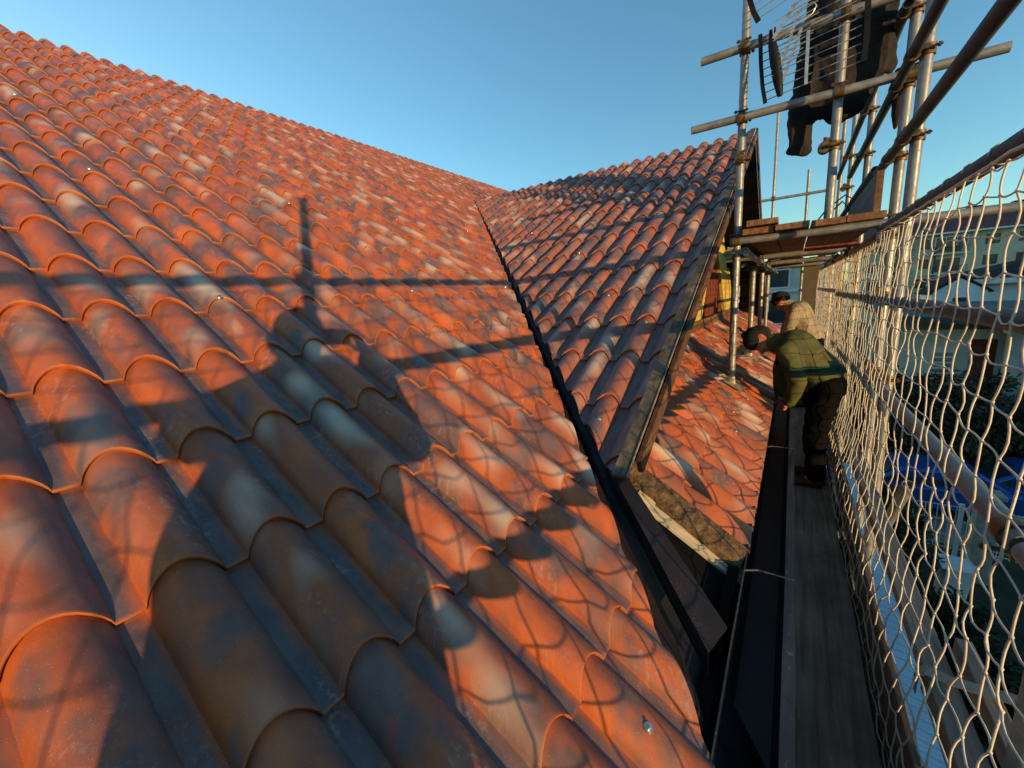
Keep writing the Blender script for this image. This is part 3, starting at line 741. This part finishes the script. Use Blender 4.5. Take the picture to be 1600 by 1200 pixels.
def person(J, label, mats, hatted=True):
    root = empty('person', (J['foot'][0][0], J['foot'][0][1], -1.752)); tag(root, label, 'person')
    hd, side = headparts(J['head'], J['up'], J['face'])
    hd_c = V(J['head']); sk = list(hd)
    sk.append((J['neck'], hd_c-V(J['up']).normalized()*.05-V(J['face']).normalized()*.01, .060, .054))
    ch, pv = V(J['chest']), V(J['pelvis']); a = V(J['sh'][0]); b = V(J['sh'][1])
    sk += [(ch, J['neck'], .10, .06), (ch, pv, .125, .125), (a, b, .062, .062), (J['hip'][0], J['hip'][1], .10, .10)]
    jk = [(ch, J['neck'], .135, .085), (ch.lerp(a, .4), pv.lerp(V(J['hip'][0]), .7), .125, .128), (ch.lerp(b, .4), pv.lerp(V(J['hip'][1]), .7), .125, .128), (ch, pv, .15, .145), (a, b, .083, .083)]
    tr = [(J['hip'][0], J['hip'][1], .128, .128), (pv, V(J['hip'][0]).lerp(V(J['hip'][1]), .5), .13, .13)]
    bo = []
    if 'coat' in J: jk += [(V(a_), V(b_), r0, r1) for (a_, b_, r0, r1) in J['coat']]
    for k in (0, 1):
        s_, e_, w_ = V(J['sh'][k]), V(J['elbow'][k]), V(J['wrist'][k])
        sk += [(s_, e_, .050, .040), (e_, w_, .040, .028)]
        jk += [(s_, e_, .080, .066), (e_, w_, .068, .050)]
        hp = hand(J['hand'][k][0], J['hand'][k][1], J['hand'][k][2], J.get('curl', .6), 1 if k else -1)
        sk += [(w_, J['hand'][k][0], .028, .024)] + hp
        h_, n_, f_ = V(J['hip'][k]), V(J['knee'][k]), V(J['foot'][k])
        ank = f_ + V((0, 0, .10)); fd = V(J['fdir']).normalized()
        sk += [(h_, n_, .085, .055), (n_, ank, .056, .038), (ank, f_+fd*.10+V((0, 0, .035)), .038, .030)]
        tr += [(h_, n_, .112, .082), (n_, ank+V((0, 0, .02)), .084, .068)]
        bo += [(ank+V((0, 0, .06)), f_+V((0, 0, .05)), .055, .050), (f_+V((0, 0, .045))-fd*.03, f_+fd*.15+V((0, 0, .040)), .046, .040)]
    fuse(sk, 'body', mats['skin'], root, .0085, 2)
    j = fuse(jk, 'jacket', mats['jacket'], root, .012, 4); wrinkle(j, .008, 8, J['head'][0], .9); 
    c0, c1 = V(J['neck']), V(J['neck']).lerp(hd_c, .38)
    col = fuse([(c0, c1, .088, .078)], 'collar', mats['jacket'], root, .009, 2)
    t_ = fuse(tr, 'trousers', mats['trousers'], root, .013, 4); wrinkle(t_, .010, 8, 3.3)
    fuse(bo, 'boots', mats['boots'], root, .009, 2)
    u = V(J['up']).normalized(); f = V(J['face']).normalized()
    if hatted:
        fuse([(hd_c+u*.052-f*.020, .098, (1, 1, 1)), (hd_c+u*.050+f*.010, .096, (1, 1, 1)), (hd_c+u*.022-f*.042, .094, (1, 1, 1)), (hd_c+u*.10-f*.01, hd_c+u*.135-f*.02, .07, .035)], 'knit_hat', mats['hat'], root, .009, 3)
    else:
        fuse([(hd_c+u*.035-f*.022, .106, (1, 1, 1)), (hd_c-f*.045, .088, (1, 1, 1))], 'hair', m_soft, root, .009, 2)
    return root
m_ol = Mat('olive_jacket'); _n = m_ol.noise(7, 5, .6); _g = m_ol.n('ShaderNodeNewGeometry'); _x = m_ol.n('ShaderNodeSeparateXYZ'); L_(m_ol.nt, _g.outputs['Position'], _x.inputs[0])
_d = m_ol.math('ABSOLUTE', m_ol.math('ADD', _x.outputs[2], .695)); m_ol.col(m_ol.mix(m_ol.val(_d, .022, .027, 1, 0), m_ol.ramp(_n, [(.35, (.055, .058, .014)), (.65, (.095, .090, .022))]), (.008, .032, .014))).set(.85)
m_ol.bump(m_ol.noise(14, 4, .6), .008); m_ol = m_ol.m
person(dict(head=(4.30, .215, -.475), up=(0, 1, .20), face=(-.35, .18, -1), neck=(4.30, .085, -.50), chest=(4.30, -.045, -.535), pelvis=(4.30, -.265, -.765),
    sh=[(4.13, .015, -.545), (4.47, .015, -.545)], elbow=[(4.06, -.075, -.80), (4.50, .05, -.80)], wrist=[(4.13, -.03, -.985), (4.45, .04, -.985)],
    hand=[((4.15, .00, -1.03), (.1, .25, -1), (1, .1, 0)), ((4.43, .05, -1.04), (-.1, .25, -1), (-1, 0, 0))],
    hip=[(4.21, -.285, -.86), (4.39, -.285, -.86)], knee=[(4.19, -.225, -1.29), (4.41, -.235, -1.29)], foot=[(4.18, -.255, -1.752), (4.42, -.265, -1.752)], fdir=(0, 1, 0)),
    'worker in an olive jacket and black knit hat bending over the gutter', dict(skin=m_skin, jacket=m_ol, trousers=m_trou, boots=m_boot, hat=m_hat))
person(dict(head=(7.20, .125, -.225), up=(0, 1, .75), face=(-.3, .75, -1), neck=(7.20, .03, -.30), chest=(7.20, -.08, -.385), pelvis=(7.20, -.25, -.73),
    sh=[(7.02, -.03, -.36), (7.38, -.03, -.36)], elbow=[(6.98, .02, -.62), (7.40, .05, -.62)], wrist=[(7.05, .07, -.85), (7.33, .08, -.85)],
    hand=[((7.07, .08, -.90), (.1, .25, -1), (1, .1, 0)), ((7.31, .09, -.90), (-.1, .25, -1), (-1, 0, 0))],
    hip=[(7.11, -.27, -.84), (7.29, -.27, -.84)], knee=[(7.10, -.20, -1.29), (7.31, -.21, -1.29)], foot=[(7.08, -.255, -1.755), (7.32, -.265, -1.755)], fdir=(0, 1, 0)),
    'worker in a beige jacket and black hat bending at the far end', dict(skin=m_skin, jacket=m_beige, trousers=m_trou, boots=m_boot, hat=m_hat))
# the photographer, behind the lens: only the shadow on the tiles is in the picture
fh = V((cy, sy, 0)); sd = V((sy, -cy, 0)); B = -fh*.36 + V((.03, .0, 0))
pp = lambda f_, s_, z: tuple(B+fh*f_+sd*s_+V((0, 0, z)))
person(dict(head=pp(.0, -.03, .015), up=(0, 0, 1), face=tuple(fh), neck=pp(-.03, -.02, -.13), chest=pp(-.05, 0, -.33), pelvis=pp(-.04, 0, -.70),
    sh=[pp(-.04, .19, -.20), pp(-.04, -.19, -.20)], elbow=[pp(.08, .30, -.36), pp(.08, -.36, -.22)], wrist=[pp(.26, .15, -.10), pp(.26, -.15, -.10)],
    hand=[(pp(.28, .125, -.06), tuple(Z-sd*.3), tuple(-fh)), (pp(.28, -.125, -.06), tuple(Z+sd*.3), tuple(-fh))], curl=.7,
    coat=[(pp(-.04, .10, -.40), pp(-.02, .11, -.98), .16, .15), (pp(-.04, -.13, -.40), pp(-.02, -.12, -.98), .15, .15), (pp(-.03, .08, -.14), pp(.02, .22, -.30), .10, .11)],
    hip=[pp(-.03, .10, -.84), pp(-.03, -.10, -.84)], knee=[pp(.03, .11, -1.28), pp(.03, -.06, -1.28)], foot=[pp(0, .10, -1.752), pp(-.05, -.03, -1.752)], fdir=tuple(X)),
    'photographer in a dark jacket standing on the plank holding up a phone', dict(skin=m_skin, jacket=m_jk, trousers=m_trou, boots=m_boot, hat=m_hat))
m = MB(); c = -fw*.022; m.beam(c-r2*.078, c+r2*.078, .074, .009, side=u2)
ph = m.build('phone', m_blackp, None, bevel=.003); tag(ph, 'black phone held up by the photographer', 'phone')
# ------------------------------------------------------------------ dark jacket hung on the tubes
jx = 4.27
def jp(y, z, dx=0): return (jx+dx, y, z)
jh = fuse([(jp(-.16, 2.45), jp(-.20, 1.75), .14, .15), (jp(-.05, 2.3), jp(-.03, 1.50), .07, .09), (jp(-.03, 1.70), jp(.01, 1.28), .10, .088), (jp(.02, 1.40), jp(.028, 1.10), .082, .074), (jp(.075, 1.05), jp(-.018, 1.04), .034, .034), (jp(-.10, 1.45), jp(-.20, 1.24), .10, .06), (jp(-.34, 1.45), jp(-.30, 1.27), .08, .05),
    (jp(-.12, 1.75), jp(-.17, 1.36), .12, .10), (jp(-.28, 1.75), jp(-.30, 1.38), .11, .085), (jp(-.36, 1.80), jp(-.43, 1.55), .08, .07), (jp(-.44, 1.62), jp(-.46, 1.48), .05, .045), (jp(-.37, 2.0), jp(-.35, 1.50), .12, .115), (jp(-.20, 2.2), jp(-.24, 1.32), .13, .12), (jp(-.02, 1.9), jp(-.08, 1.34), .08, .09),
    (jp(-.30, 2.2, .03), jp(-.36, 1.9, .03), .10, .10), (jp(-.22, 1.5, .03), jp(-.24, 1.28, .03), .09, .06)], 'hanging_jacket', m_jk, None, .013, 3)
wrinkle(jh, .014, 9.0, 1.3, .35)
for v in jh.data.vertices: v.co.x = jx + (v.co.x-jx)*.55 + .05*noise.noise(V((0, v.co.y*6, v.co.z*1.5)))
wrinkle(jh, .006, 16.0, 4.3, .8); tag(jh, 'dark brown work jacket hung from the tubes high on the scaffold', 'jacket')
jg = fuse([(jp(-.53, 1.42), jp(-.545, 1.15), .030, .035), (jp(-.545, 1.15), jp(-.54, 1.06), .035, .012)], 'hanging_glove', m_jk, None, .009, 2)
tag(jg, 'small dark cloth dangling between the two outer poles', 'cloth')
m = MB(); m.poly([(4.6, -.1, .47), (4.65, -.2, .62), (4.7, -.32, .72), (4.72, -.38, .68), (4.7, -.30, .5), (4.65, -.2, .455)], .006, 6); m.poly([(4.5, -.12, .46), (4.62, -.3, .66), (4.7, -.36, .60), (4.66, -.2, .455)], .006, 6)
o = m.build('black_cable', m_rubber, None, True); tag(o, 'loops of black cable lying on the upper platform', 'cable')
# ------------------------------------------------------------------ surroundings
G = -7.0
m_grass = simple('lawn', (.012, .020, .008), (.035, .045, .018), 1.5, .95, 0, .03, 30)
m_asph = simple('asphalt', (.035, .035, .036), (.065, .065, .066), 3, .9, 0, .004, 60)
m_pave = simple('paving', (.16, .15, .14), (.25, .24, .22), 2, .9)
gm = MB(); gm.quad((-900, -900, G), (1400, -900, G), (1400, 900, G), (-900, 900, G)); tag(gm.build('ground', m_grass), kind='structure')
gm = MB(); gm.quad((-30, -12.5, G+.004), (120, -12.5, G+.004), (120, -7.2, G+.004), (-30, -7.2, G+.004)); tag(gm.build('road', m_asph), kind='structure')
gm = MB(); gm.quad((14.3, -7.0, G+.004), (20.2, -7.0, G+.004), (20.2, -2.4, G+.004), (14.3, -2.4, G+.004)); tag(gm.build('yard', m_pave), kind='structure')
m_bei = simple('beige_facade', (.52, .46, .32), (.64, .58, .42), 1.2, .9)
m_bei2 = simple('pale_green_facade', (.50, .51, .43), (.62, .63, .54), 1.2, .9)
m_whi = simple('white_wall', (.66, .68, .67), (.80, .80, .79), 1.0, .85)
m_mar = simple('maroon_roof', (.10, .030, .024), (.16, .05, .04), 1.0, .8)
m_win = simple('window_glass', (.015, .02, .028), (.05, .06, .07), .7, .12, 0)
m_frm = simple('white_frame', (.60, .60, .58), (.75, .75, .73), 3, .6)
m_ora = simple('orange_render', (.80, .20, .05), (.90, .27, .07), 1.0, .9)  # orange, brightened to put in the sunlight that the added blockers cut off
m_shut = simple('dark_shutter', (.03, .03, .032), (.07, .065, .06), 3, .7)
m_brick = simple('white_brick', (.34, .34, .32), (.48, .47, .45), 3, .9, 0, .02, 9)
m_door = wood('red_brown_door', (.07, .015, .008), (.13, .03, .015), (.18, .045, .02), 2)
m_conc = simple('concrete', (.20, .19, .17), (.33, .31, .28), 4, .9, 0, .004, 30)
m_blue = simple('blue_car_paint', (.010, .075, .30), (.018, .11, .38), 2, .25, .3)
m_sheet = Mat('sky_tinted_sheet'); _w = m_sheet.n('ShaderNodeTexWave'); _w.inputs['Scale'].default_value = 2.6; _w.bands_direction = 'X'; L_(m_sheet.nt, m_sheet.co(), _w.inputs['Vector'])
m_sheet.col(m_sheet.ramp(m_sheet.noise(2, 4), [(.3, (.30, .46, .60)), (.7, (.42, .58, .72))])).set(.35); m_sheet.bump(_w.outputs['Fac'], .02); m_sheet = m_sheet.m  # pale blue base colour holds the bright sky mirrored in the sheet
m_leaf = simple('dark_foliage', (.010, .018, .008), (.04, .055, .022), 3, .8)
m_leaf2 = simple('olive_foliage', (.025, .03, .012), (.07, .075, .03), 3, .8)
m_bark = simple('bark', (.04, .03, .022), (.10, .08, .06), 8, .9, 0, .01, 20)
m_dtile = Mat('dark_tile_roof'); _b = m_dtile.n('ShaderNodeTexBrick'); _b.inputs['Scale'].default_value = 1.4; _b.inputs['Color1'].default_value = (.035, .033, .032, 1); _b.inputs['Color2'].default_value = (.06, .052, .048, 1); _b.inputs['Mortar'].default_value = (.014, .013, .012, 1); _b.inputs['Mortar Size'].default_value = .04
_m = m_dtile.n('ShaderNodeMapping'); _m.inputs['Rotation'].default_value = (0, 0, math.pi/2); L_(m_dtile.nt, m_dtile.co(), _m.inputs[0]); L_(m_dtile.nt, _m.outputs[0], _b.inputs['Vector'])
m_dtile.col(_b.outputs['Color']).set(.95, 0, .1); m_dtile.bump(_b.outputs['Fac'], .04); m_dtile = m_dtile.m
def window(px, y0, y1, z0, z1, parent, kind=0):
    """window in a facade facing -x at x = px"""
    m = MB(); t = .07*max(1, (z1-z0)/1.5)
    for (a, b, c, d) in ((y0, y1, z0, z0+t), (y0, y1, z1-t, z1), (y0, y0+t, z0+t, z1-t), (y1-t, y1, z0+t, z1-t)): m.box((px-.06, a, c), (px+.02, b, d))
    n = max(1, round((y1-y0)/1.0))
    for k in range(1, n): yc = y0+(y1-y0)*k/n; m.box((px-.055, yc-t/2, z0+t), (px+.02, yc+t/2, z1-t))
    o = m.build('window', m_frm if kind != 1 else m_shut, parent)
    g = MB(); g.box((px-.015, y0+t*.5, z0+t*.5), (px+.01, y1-t*.5, z1-t*.5)); g.build('pane', m_win, o)
    return o
def balcony(px, y0, y1, z, parent):
    m = MB(); m.box((px-1.1, y0, z-.15), (px-.002, y1, z)); o = m.build('balcony', m_frm, parent)
    r = MB(); r.box((px-1.1, y0, z+1.0), (px-1.04, y1, z+1.06))
    k = y0
    while k < y1: r.box((px-1.09, k, z), (px-1.06, k+.03, z+1.0)); k += .16
    r.build('railing', m_shut, o)
# apartment block far right
ab = empty('apartment_building', (92, -24, G)); tag(ab, 'long beige apartment block with maroon roof beyond the net', 'building')
AX = 90; ez = 5.95
m = MB(); m.box((AX, -48, G), (AX+14, -8.6, ez)); m.build('wall', m_bei, ab)
m = MB(); m.prism([(AX-.9, -49, ez), (AX-.9, -49, ez+.25), (AX+7, -49, ez+3.3), (AX+14.8, -49, ez+.2), (AX+14.8, -49, ez)], (0, 41.2, 0)); rf = m.build('roof', m_mar, ab)
m = MB(); m.box((AX-1.0, -49, ez-.05), (AX-.9, -7.8, ez+.2)); m.build('gutter', m_frm, ab)
for y in (-14, -22.5, -27.2, -36): m = MB(); m.box((AX+5.6, y-.7, ez+2.4), (AX+6.8, y+.7, ez+4.0)); m.box((AX+5.5, y-.8, ez+4.0), (AX+6.9, y+.8, ez+4.15)); m.build('chimney', m_shut, rf)
for fl in range(4):
    z = ez-2.55-fl*2.9
    for k, (y, w_, t) in enumerate(((-10.6, 1.3, 1), (-13.2, 3.2, 2), (-16.4, 1.2, 1), (-19.0, 3.4, 2), (-23.4, 1.4, 1), (-26.6, 1.4, 1), (-30, 3.2, 2), (-34, 1.4, 1), (-38, 1.4, 1))):
        if t == 2:
            balcony(AX, y-w_/2-.3, y+w_/2+.3, z-.3, ab)
            if fl % 2 == 0 or k > 3:
                window(AX-1.0, y-w_/2, y+w_/2, z+.65, z+2.1, ab)
            window(AX, y-w_/2+.2, y+w_/2-.2, z-.2, z+2.0, ab)
        else: window(AX, y-w_/2, y+w_/2, z+.6, z+1.95, ab, 1)
for y in (-28.4, -17.6): m = MB(); m.tube((AX-.1, y, G), (AX-.1, y, ez), .09, 8); m.build('downpipe', m_shut, ab)
# white house with dark tiled roof
hb = empty('white_house', (44, -16, G)); tag(hb, 'white house under a dark tiled roof with a small front gable', 'house')
HX = 38
m = MB(); m.box((HX, -27, G), (HX+11, -9.3, -.55)); m.build('wall', m_whi, hb)
m = MB(); x0, x1, ya, yb = HX-.6, HX+11.6, -27.6, -8.8
m.add([(x0, ya, -.60), (x1, ya, -.60), (x1, yb, -.60), (x0, yb, -.60), (x0, ya, -.45), (x1, ya, -.45), (x1, yb, -.45), (x0, yb, -.45), (HX+5.5, -22, .80), (HX+5.5, -13.2, .80)],
      [(0, 3, 2, 1), (0, 1, 5, 4), (1, 2, 6, 5), (2, 3, 7, 6), (3, 0, 4, 7), (4, 8, 9, 7), (5, 6, 9, 8), (4, 5, 8), (6, 7, 9)])
m.build('roof', m_dtile, hb)
m = MB(); m.box((HX-.75, -27.6, -.72), (HX-.6, -8.8, -.42)); m.build('gutter', m_frm, hb)
m = MB(); m.prism([(HX-2.4, -9.4, G), (HX-2.4, -7.1, G), (HX-2.4, -7.1, -1.05), (HX-2.4, -8.2, -.25), (HX-2.4, -9.4, -1.05)], (3, 0, 0)); m.build('front_gable', m_whi, hb)
m = MB()
for s_ in (-1, 1): m.beam((HX-1.0, -8.2+s_*.05, -.14), (HX-1.0, -8.2+s_*1.4, -1.12), .10, 3.0, side=(0, 0, 1))
m.build('gable_roof', m_dtile, hb)
window(HX-2.4, -8.6, -8.0, -2.4, -1.4, hb, 1); window(HX, -13.2, -12.0, -2.6, -1.5, hb, 0); window(HX, -17.2, -15.6, -2.6, -1.5, hb, 1); window(HX, -21.2, -19.6, -2.6, -1.5, hb, 1)
# low annex with canopy, door and brick pier
gb = empty('garage', (22, -6, G)); tag(gb, 'low annex with flat dark canopy, cream panels and a red-brown door', 'garage')
m = MB(); m.box((21.0, -9.5, G), (27, -3.2, -1.95)); m.build('wall', m_bei2, gb)
m = MB(); m.prism([(19.2, -10, -1.72), (27.5, -10, -1.35), (27.5, -3.0, -1.18), (19.2, -3.0, -1.30)], (0, 0, -.22)); m.build('roof', m_shut, gb)
m = MB(); m.box((20.93, -5.95, G), (21.0-.002, -5.35, -2.3)); m.build('door', m_door, gb)
m = MB(); m.box((20.2, -6.45, G), (20.6, -6.03, -2.05)); m.build('brick_pier', m_brick, gb)
m = MB(); m.box((20.1, -6.6, -2.05), (20.7, -5.95, -1.93)); m.build('pier_cap', m_bei, gb)
m = MB(); m.box((20.93, -4.95, G), (20.998, -4.35, -2.6)); pn = m.build('louvre_panel', m_frm, gb)
m = MB()
for k in range(16): m.box((20.90, -4.9, -2.9-k*.2), (20.93, -4.4, -2.78-k*.2))
m.build('slat', m_conc, pn)
m = MB(); m.box((20.93, -9.2, G), (20.998, -6.7, -2.4)); m.build('door', m_door, gb)
# end building beyond the walkway
eb = empty('street_building', (26, 0, G)); tag(eb, 'pale green building with white sills at the far end of the walkway', 'building')
m = MB(); m.box((25, -1.7, G), (33, 6.0, .95)); m.build('wall', m_bei2, eb)
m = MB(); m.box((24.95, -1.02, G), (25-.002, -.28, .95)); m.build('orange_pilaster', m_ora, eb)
m = MB(); m.box((24.8, -1.9, .95), (33.2, 6.2, 1.12)); m.build('roof', m_mar, eb)
for z in (-.35, -3.2): m = MB(); m.box((24.85, -.2, z), (24.998, 5.5, z+.12)); m.build('string_course', m_frm, eb)
for z in (-1.95, -4.8):
    for y in (.15, 1.55, 3.0, 4.4): window(24.99, y, y+.95, z, z+1.3, eb, 0)
for y in (.15, 1.55, 3.0): window(24.99, y, y+.95, -.15, .8, eb, 0)
# chain link style fence at the far end
# wire fence, post and small things in the yard
fn = empty('wire_fence', (13.6, -4, G)); tag(fn, 'white wire mesh fence panels on posts in front of the blue cars', 'fence')
m = MB()
for k in range(60): y = -1.6-k*.11; m.box((13.69, y, G+.15), (13.70, y+.016, G+1.35))
for z in (.2, .55, .95, 1.33): m.box((13.68, -8.2, G+z), (13.69, -1.6, G+z+.02))
m.build('mesh_panel', m_frm, fn)
for y in (-1.6, -3.75, -4.3, -6.0, -8.2): m = MB(); m.box((13.60, y-.04, G), (13.67, y+.04, G+1.45)); m.build('post', m_frm, fn)
m = MB(); m.box((12.55, -4.05, G), (12.9, -3.70, G+2.1)); m.box((12.5, -4.1, G+2.1), (12.95, -3.65, G+2.2)); tag(m.build('concrete_post', m_conc, bevel=.02), 'thick square concrete post in front of the wire fence', 'post')
m = MB(); m.prism([(11.6, -3.05, G), (12.0, -3.05, G), (12.05, -3.1, G+.75), (11.55, -3.1, G+.75)], (0, -.42, 0)); b_ = m.build('bin', m_frm, None, bevel=.02); tag(b_, 'small white bin with a pale lid below the net', 'bin')
m = MB(); m.box((11.5, -3.56, G+.755), (12.1, -3.0, G+.82)); m.build('lid', m_frm, b_, bevel=.02)
def car(x, y, rz, label):
    c = empty('parked_car', (x, y, G)); c.rotation_euler = (0, 0, 0); tag(c, label, 'car', 'blue cars parked beyond the fence')
    ca, sa = math.cos(rz), math.sin(rz)
    def T(m):
        m.v = [(x+ca*a-sa*b, y+sa*a+ca*b, G+z) for a, b, z in m.v]; return m
    def loft(sec, half):
        m = MB(); n = len(sec); vs = []
        for (s_, inset) in ((-half, .07), (-half+.10, 0), (half-.10, 0), (half, .07)):
            for (a, z) in sec: vs.append((a*(1-inset*.25), s_, z if z < .5 else z-inset*.6))
        fs = []
        for k in range(3):
            for i in range(n): j = (i+1) % n; fs.append((k*n+i, k*n+j, (k+1)*n+j, (k+1)*n+i))
        fs += [tuple(range(n)), tuple(range(3*n, 4*n))]; return m.add(vs, fs)
    body = [(-2.05, .30), (2.1, .30), (2.15, .55), (2.05, .78), (1.1, .93), (-1.95, .98), (-2.12, .80), (-2.1, .5)]
    T(loft(body, .86)).build('body', m_blue, c, bevel=.03)
    cab = [(1.15, .93), (.45, 1.42), (-1.15, 1.46), (-1.85, .97)]
    T(loft(cab, .72)).build('cabin', m_blue, c, bevel=.03)
    g = MB()
    for s_ in (-1, 1):
        g.add([(.95, s_*.735, .97), (.42, s_*.70, 1.34), (-1.05, s_*.70, 1.37), (-1.55, s_*.735, 1.0)], [(0, 1, 2, 3)])
    g.add([(1.17, -.6, .97), (.56, -.55, 1.36), (.56, .55, 1.36), (1.17, .6, .97)], [(0, 1, 2, 3)]); g.add([(-1.83, -.6, 1.02), (-1.26, -.55, 1.38), (-1.26, .55, 1.38), (-1.83, .6, 1.02)], [(0, 1, 2, 3)])
    T(g).build('window', m_win, c)
    for a in (-1.3, 1.3):
        for s_ in (-1, 1):
            m = MB(); m.tube((a, s_*.68, .31), (a, s_*.88, .31), .31, 20); wv = T(m).build('wheel', m_rubber, c, True)
            m = MB(); m.tube((a, s_*.875, .31), (a, s_*.89, .31), .18, 16); T(m).build('rim', m_alu, wv, True)
    for s_ in (-1, 1):
        m = MB(); m.box((2.0, s_*.62-.14, .60), (2.13, s_*.62+.14, .72)); T(m).build('headlight', m_frm, c, bevel=.02)
        m = MB(); m.box((-2.13, s_*.66-.10, .66), (-2.05, s_*.66+.10, .82)); T(m).build('tail_light', m_mar, c, bevel=.02)
    return c
car(16.6, -3.45, math.radians(95), 'blue car parked nearest the house wall behind the fence')
car(17.4, -6.15, math.radians(88), 'blue car parked further right behind the fence')
# narrow lean-to roof far below
m = MB()
m.prism([(2.0, -1.56, -4.02), (11.0, -1.56, -4.02), (11.0, -.98, -3.90), (2.0, -.98, -3.90)], (0, 0, -.05)); ln = m.build('lean_to', m_sheet); tag(ln, 'ribbed lean-to roof, pale blue with painted sky reflection, seen down through the gap', 'roof')
for x in (2.2, 6.5, 10.8): m = MB(); m.box((x, -1.52, G), (x+.1, -1.42, -4.07)); m.build('post', m_conc, ln)
# vegetation --------------------------------------------------------
def crown(name, c, r, n, mat, parent=None, seed=1, leaf=.10, ell=(1, 1, 1)):
    rr = random.Random(seed); vs = []; fs = []
    cl = []
    for k in range(max(6, n//90)):
        while True:
            p = V((rr.uniform(-1, 1), rr.uniform(-1, 1), rr.uniform(-1, 1)))
            if .25 < p.length < 1: break
        cl.append((V((p.x*r*ell[0], p.y*r*ell[1], p.z*r*ell[2])), r*rr.uniform(.16, .34)))
    for k in range(n):
        q, cr_ = rr.choice(cl); d = V((rr.gauss(0, 1), rr.gauss(0, 1), rr.gauss(0, 1))).normalized()*cr_*rr.uniform(.3, 1.15)
        p = V(c)+q+d; a = V((rr.gauss(0, 1), rr.gauss(0, 1), rr.gauss(0, 1))).normalized(); b = a.cross(V((rr.gauss(0, 1), rr.gauss(0, 1), rr.gauss(0, 1)))).normalized()
        s_ = leaf*rr.uniform(.6, 1.4); i = len(vs)
        vs += [p-a*s_, p+b*s_*.45, p+a*s_, p-b*s_*.45]; fs.append((i, i+1, i+2, i+3))
    m = MB(); m.v = [tuple(v) for v in vs]; m.f = fs
    return m.build(name, mat, parent, recalc=False)
def bush(x, y, r, h, n, mat, label, seed, name='shrub', leaf=.09):
    b = empty(name, (x, y, G)); tag(b, label, 'shrub' if name == 'shrub' else 'tree', 'dark bushes beyond the yard' if name == 'shrub' else None)
    crown('crown', (x, y, G+h*.55), r, n, mat, b, seed, leaf, (1, 1, h*.5/r))
    m = MB(); rr = random.Random(seed)
    m.tube((x, y, G), (x, y, G+h*.5), .09, 8, .05)
    for k in range(7):
        a = rr.uniform(0, 6.28); z0 = rr.uniform(.1, .4)*h
        m.tube((x, y, G+z0), (x+math.cos(a)*r*.7, y+math.sin(a)*r*.7, G+z0+h*rr.uniform(.2, .5)), .035, 6, .01)
    m.build('trunk', m_bark, b)
bush(19.0, -3.3, 1.5, 3.9, 9000, m_leaf, 'tall dark bush nearest the scaffold poles', 3)
bush(19.1, -5.0, 1.5, 3.6, 9000, m_leaf2, 'bare-twigged olive bush in front of the cream panels', 4)
bush(19.0, -7.6, 1.7, 3.3, 9000, m_leaf, 'wide dark bush below the white brick pier', 5)
bush(15.6, -8.6, 1.3, 2.2, 7000, m_leaf, 'dark bush at the right edge of the yard', 6)
bush(11.8, -1.9, .9, 2.2, 5000, m_leaf2, 'small green bush close under the lower rail', 8)
bush(27.5, -6.0, 2.3, 5.2, 7000, m_leaf, 'dark tree between the annex and the white house', 9, 'garden_tree', .14)
m = MB(); m.box((6, -4.0, G), (12.4, -3.2, G+1.3)); hd_ = empty('hedge', (9, -3.3, G)); tag(hd_, 'low dark clipped hedge running beneath the net', 'hedge')
for k, x in enumerate((4.6, 6.2, 7.8, 9.4)): crown('crown', (x, -2.75, G+.75), .85, 4200, m_leaf, hd_, 20+k, .06, (1, .45, .8))
# unseen blockers added towards the low sun to keep yard and facades in shade
def block(lo, hi, label, mat):
    e = empty('sun_blocker', ((lo[0]+hi[0])/2, (lo[1]+hi[1])/2, G)); tag(e, label, 'building')
    m = MB(); m.box(lo, hi); m.build('wall', mat, e)
    m = MB(); m.prism([(lo[0]-.4, lo[1]-.4, hi[2]+.002), (hi[0]+.4, lo[1]-.4, hi[2]+.002), (hi[0]+.4, hi[1]+.4, hi[2]+.002), (lo[0]-.4, hi[1]+.4, hi[2]+.002)], (0, 0, .3)); m.build('roof', m_mar, e)
    f = MB(); k = lo[0]+1
    while k < hi[0]-1.5:
        z = G+1
        while z < hi[2]-1.6: f.box((k, hi[1]-.02, z), (k+1.1, hi[1]+.03, z+1.3)); z += 2.9
        k += 2.8
    f.build('window', m_win, e)
block((-70, -60, G), (-14, -50, .2), 'unseen long low sun blocker added to shade the yard', m_whi)
block((-12, -62, G), (34, -50, 4.2), 'unseen taller sun blocker added to shade the white house and the far facade', m_bei)
block((20, -112, G), (80, -96, 15.0), 'unseen tall sun blocker added to shade the apartment block', m_bei2)
# haze-free clear evening air: nothing further to build
